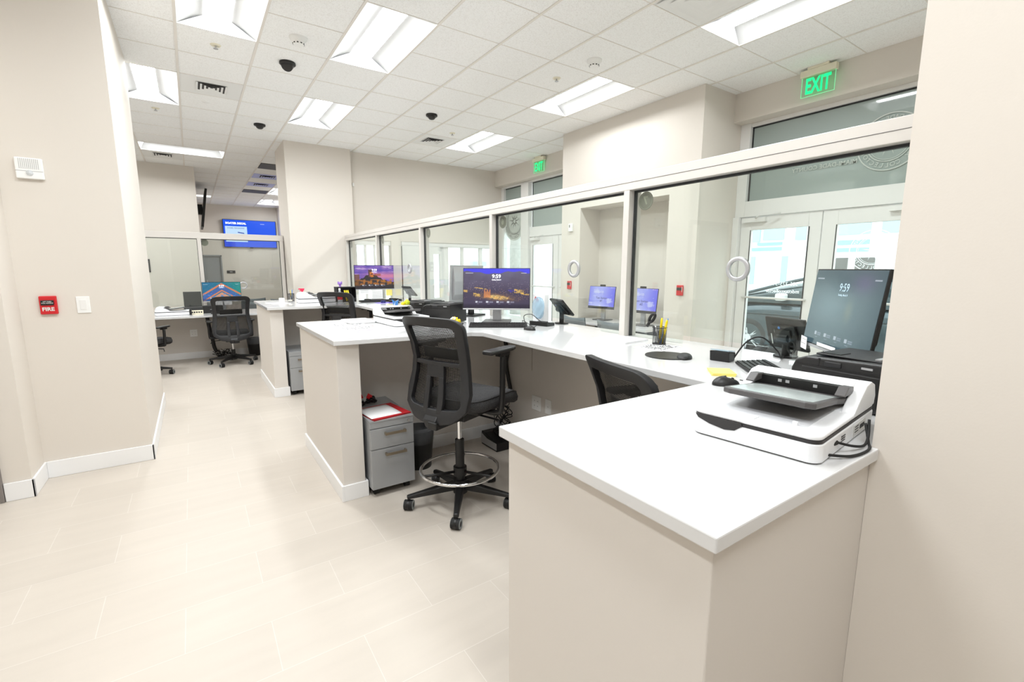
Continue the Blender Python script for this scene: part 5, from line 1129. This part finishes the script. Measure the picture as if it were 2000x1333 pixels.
t = thing('restroom_sign', 'black restroom plaque seen at the left wall edge through glass', 'sign', (-0.76, 11.798, 1.52)); MB().box(-0.1, 0.1, -0.012, 0, -0.13, 0.13).build('plate', 'sign_black', t); MB().box(0.0, 0.05, -0.014, -0.012, -0.10, -0.04).at((0.02, -0.013, 0.03), 0, 0, 0).cyl(0.03, -0.002, 0.001, 16, axis='y').build('symbol', 'label_white', t)

# ------------------------------------------------------------------ lobby furniture
for k, (y, l) in enumerate(((4.94, 'left white-topped lobby test desk in the alcove'), (4.15, 'right white-topped lobby test desk in the alcove'))):
    t = thing('lobby_desk', l, 'desk', (0, 0, 0), group='lobby test desks'); MB().box(4.58, 5.24, y - 0.355, y + 0.355, 0.69, 0.72).build('desktop', 'quartz', t, 0.003)
    for x in (4.62, 5.20):
        for q in (-0.32, 0.32): MB().box(x - 0.02, x + 0.02, y + q - 0.02, y + q + 0.02, 0, 0.69).build('leg', 'lobby_grey', t)
    MB().box(5.19, 5.20, y - 0.33, y + 0.33, 0.3, 0.69).build('modesty_panel', 'lobby_grey', t)
def make_lobby_chair(label):
    """faces +X"""
    t = thing('lobby_chair', label, 'chair', group='grey lobby side chairs')
    MB().grid(lambda u, v: (-0.24 + 0.03 * math.cos((u - .5) * PI) * -1 - 0.05 * v, -0.24 + 0.48 * u, 0.52 + 0.29 * v - 0.025 * abs(u - .5) * 2 * (1 - v) + 0.02 * (abs(u - .5) * 2) ** 2 * v), 12, 5, (0.018, 0, 0)).build('backrest', 'lobby_grey', t)
    MB().box(-0.279, -0.2705, -0.05, 0.05, 0.755, 0.785).build('grip_slot', 'label_white', t)
    MB().grid(lambda u, v: (-0.20 + 0.44 * v, -0.23 + 0.46 * u, 0.455 - 0.012 * math.sin(u * PI) - 0.02 * max(0, v - .8) * 5), 10, 8, (0, 0, -0.02)).build('seat', 'lobby_grey', t)
    for sy in (-0.22, 0.22):
        MB().tube([(-0.24, sy, 0.70), (-0.20, sy, 0.42), (-0.24, sy, 0.012)], 0.011, 8).build('leg', 'silver', t); MB().tube([(-0.20, sy, 0.42), (0.2, sy, 0.43), (0.22, sy, 0.012)], 0.011, 8).build('leg', 'silver', t)
    return t
lc = make_lobby_chair('grey lobby chair at the left test desk'); lc.location = (4.58, 4.76, 0); lc.rotation_euler = (0, 0, R(-6))
place(lc, (4.55, 4.07, 0), R(4), 'grey lobby chair at the right test desk', 'grey lobby side chairs')
for x, y, a, l in ((1.06, 10.75, 92, 'grey waiting chair beyond the far window, just right of teal monitor'), (1.60, 11.4, 88, 'grey waiting chair beyond the far window, nearest the square column'), (1.08, 11.95, 90, 'grey waiting chair farther back beyond the far window')):
    place(lc, (x, y, 0), R(a), l, 'grey lobby side chairs')
t = thing('information_kiosk', 'dark grey standing kiosk behind the far glass left of post', 'kiosk', (-0.02, 10.6, 0)); MB().prism([(-0.15, 0), (0.15, 0), (0.15, 0.75), (-0.15, 0.75)], -0.1, 0.1, 'y').build('cabinet', 'lobby_dark', t, 0.006)
MB().box(-0.14, 0.14, -0.06, -0.02, 0.76, 1.04).build('screen_panel', 'lobby_dark', t, 0.004)

# ------------------------------------------------------------------ street outside
struct('ground_outside', MB().box(5.9, 60, -25, 40, -0.06, -0.02).box(2.75, 5.9, 8.9, 40, -0.06, -0.02), 'pavement')
t = thing('office_building', 'white office building across the street with teal windows', 'building', (0, 0, 0))
MB().box(18.0, 24, -14, 10.8, -0.02, 9).build('facade_wall', 'facade', t)
for (y0, y1, z0, z1, m, n_) in ((8.75, 9.5, 2.55, 3.3, 'facade_glass', 'window'), (9.62, 9.95, 2.5, 3.2, 'facade_glass', 'window'), (8.0, 8.35, 2.5, 3.4, 'facade_glass', 'window'), (6.1, 7.0, 2.6, 3.5, 'facade_glass', 'window'), (7.12, 7.5, 2.5, 3.2, 'facade_glass', 'window'), (4.8, 5.8, 2.6, 3.6, 'facade_glass', 'window'),
    (8.8, 9.7, 2.36, 2.46, 'facade_green', 'awning_band'), (8.8, 9.9, 2.16, 2.28, 'facade_green', 'awning_band'), (6.1, 7.0, 2.28, 2.42, 'facade_green', 'awning_band'), (6.1, 7.3, 2.05, 2.17, 'facade_green', 'awning_band'),
    (6.65, 7.2, 0.0, 1.85, 'facade_dark', 'doorway'), (5.9, 6.42, 0.0, 1.85, 'facade_dark', 'doorway'), (9.75, 10.1, 0.9, 1.95, 'facade_glass', 'hedge'), (8.55, 8.75, 0.9, 1.95, 'facade_glass', 'hedge')):
    MB().box(17.94, 18.0, y0, y1, z0, z1).build(n_, m, t)
t = thing('office_building', 'pale building beyond the back windows with one teal window strip', 'building', (0, 0, 0)); MB().box(8, 30, 22.0, 26, -0.02, 8).build('facade_wall', 'facade', t); MB().box(12.3, 12.75, 21.94, 22, 1.62, 1.86).box(12.82, 13.3, 21.94, 22, 1.62, 1.86).build('window', 'facade_glass', t)
# palm
t = thing('palm_tree', 'palm tree with ringed grey trunk outside the side glass', 'tree', (9.0, 12.8, -0.02))
MB().lathe([(0.30 + 0.02 * (k % 2), 0.16 * k) for k in range(38)], 20).build('trunk', 'palm_trunk', t)
random.seed(5); b = MB()
for k in range(14):
    a = 2 * PI * k / 14; L = 2.4
    b.at((0, 0, 6.0), a).grid(lambda u, v: (L * v, (u - .5) * 0.5 * math.sin(min(1, v * 1.3 + .15) * PI * .85), 0.9 * math.sin(v * 2.2) - 1.4 * v * v - 0.25 * abs(u - .5)), 4, 10)
o = b.build('fronds', 'palm_leaf', t); o['kind'] = 'stuff'
# parked car, front towards +Y
t = thing('parked_car', 'dark teal parked car with silver alloy wheel outside the doors', 'car', (7.9, 4.31, -0.02))
def carbody(u, v):   # u along length 0 rear..1 front, v around the section
    y = -3.35 + 4.15 * u
    top = 0.86 + 0.10 * math.sin(min(1, u * 1.2) * PI) if True else 0
    hood = 1.0 - 0.22 * max(0, (u - 0.72) / 0.28) ** 2 - 0.06 * max(0, (0.12 - u) / 0.12) ** 2
    z0, z1 = 0.24, 0.98 * hood; wd = 0.90 * (1 - 0.22 * max(0, (u - 0.86) / 0.14) ** 2 - 0.1 * max(0, (0.08 - u) / 0.08) ** 2)
    a = v * PI; cx = math.cos(a); sx = math.sin(a) ** 0.45 if 0 < v < 1 else 0
    return (0.90 - wd * math.copysign(abs(cx) ** 0.35, cx), y, z0 + (z1 - z0) * sx)
MB().grid(carbody, 40, 24).box(0.06, 1.7, -3.2, 0.65, 0.2, 0.3).build('body', 'car_paint', t)
def cabin(u, v):
    y = -3.0 + 3.6 * u; hh = math.sin(min(1, max(0, u) / 0.9 + 0.0) * PI * 0.9 + 0.15) ** 0.6 if 0 < u < 1 else 0
    hh = min(1, 2.6 * u + 0.1, 1.7 * (1 - u)) ; a = v * PI; cx = math.cos(a); sx = max(0, math.sin(a)) ** 0.5
    return (0.90 - 0.78 * (1 - 0.14 * hh * sx) * math.copysign(abs(cx) ** 0.4, cx), y, 0.93 + 0.52 * hh ** 0.7 * sx)
MB().grid(cabin, 30, 20).build('cabin_glass', 'car_glass', t)
MB().grid(lambda u, v: (0.28 + 1.24 * u, -2.35 + 1.1 * v, 1.43 + 0.02 * math.sin(v * PI) + 0.02 * math.sin(u * PI)), 6, 8, (0, 0, -0.02)).tube(smooth_path([(0.14, 0.62, 0.95), (0.18, 0.0, 1.13), (0.24, -0.7, 1.33), (0.28, -1.3, 1.43), (0.28, -2.2, 1.43), (0.2, -2.9, 1.0)], 6), 0.03, 6).build('roof', 'car_paint', t)
MB().box(-0.02, 0.14, -0.55, -0.40, 0.98, 1.10).build('mirror', 'label_white', t, 0.03)
MB().box(0.015, 0.03, -1.1, -1.09, 0.35, 0.93).box(0.015, 0.03, -2.9, 0.6, 0.74, 0.745).build('door_seam', 'black', t)
for y in (0.0, -2.62):
    w_ = thing('x', 'x', 'x'); bpy.data.objects.remove(w_)
    o = MB().at((0.0, y, 0.33)).lathe([(0.20, 0.20), (0.31, 0.21), (0.33, 0.16), (0.33, 0.03), (0.31, 0.0), (0.235, 0.0), (0.225, 0.03)], 40, False, 'x').build('wheel', 'tyre', t)
    b = MB().at((0.01, y, 0.33)).lathe([(0.225, 0.0), (0.235, 0.01), (0.235, 0.04), (0.225, 0.04)], 40, False, 'x')
    for k in range(5):
        for da in (-0.13, 0.13):
            a = 2 * PI * k / 5; b.at((0.0, y, 0.33)); b.tube([(0.012, 0.045 * math.cos(a), 0.045 * math.sin(a)), (0.018, 0.228 * math.cos(a + da), 0.228 * math.sin(a + da))], [0.02, 0.013], 6)
    b.at((0, y, 0.33)).cyl(0.055, 0.0, 0.03, 20, axis='x').build('rim', 'rim', o)
    MB().at((0.05, y, 0.33)).cyl(0.22, 0.0, 0.02, 30, axis='x').build('hub_backing', 'tyre', o)
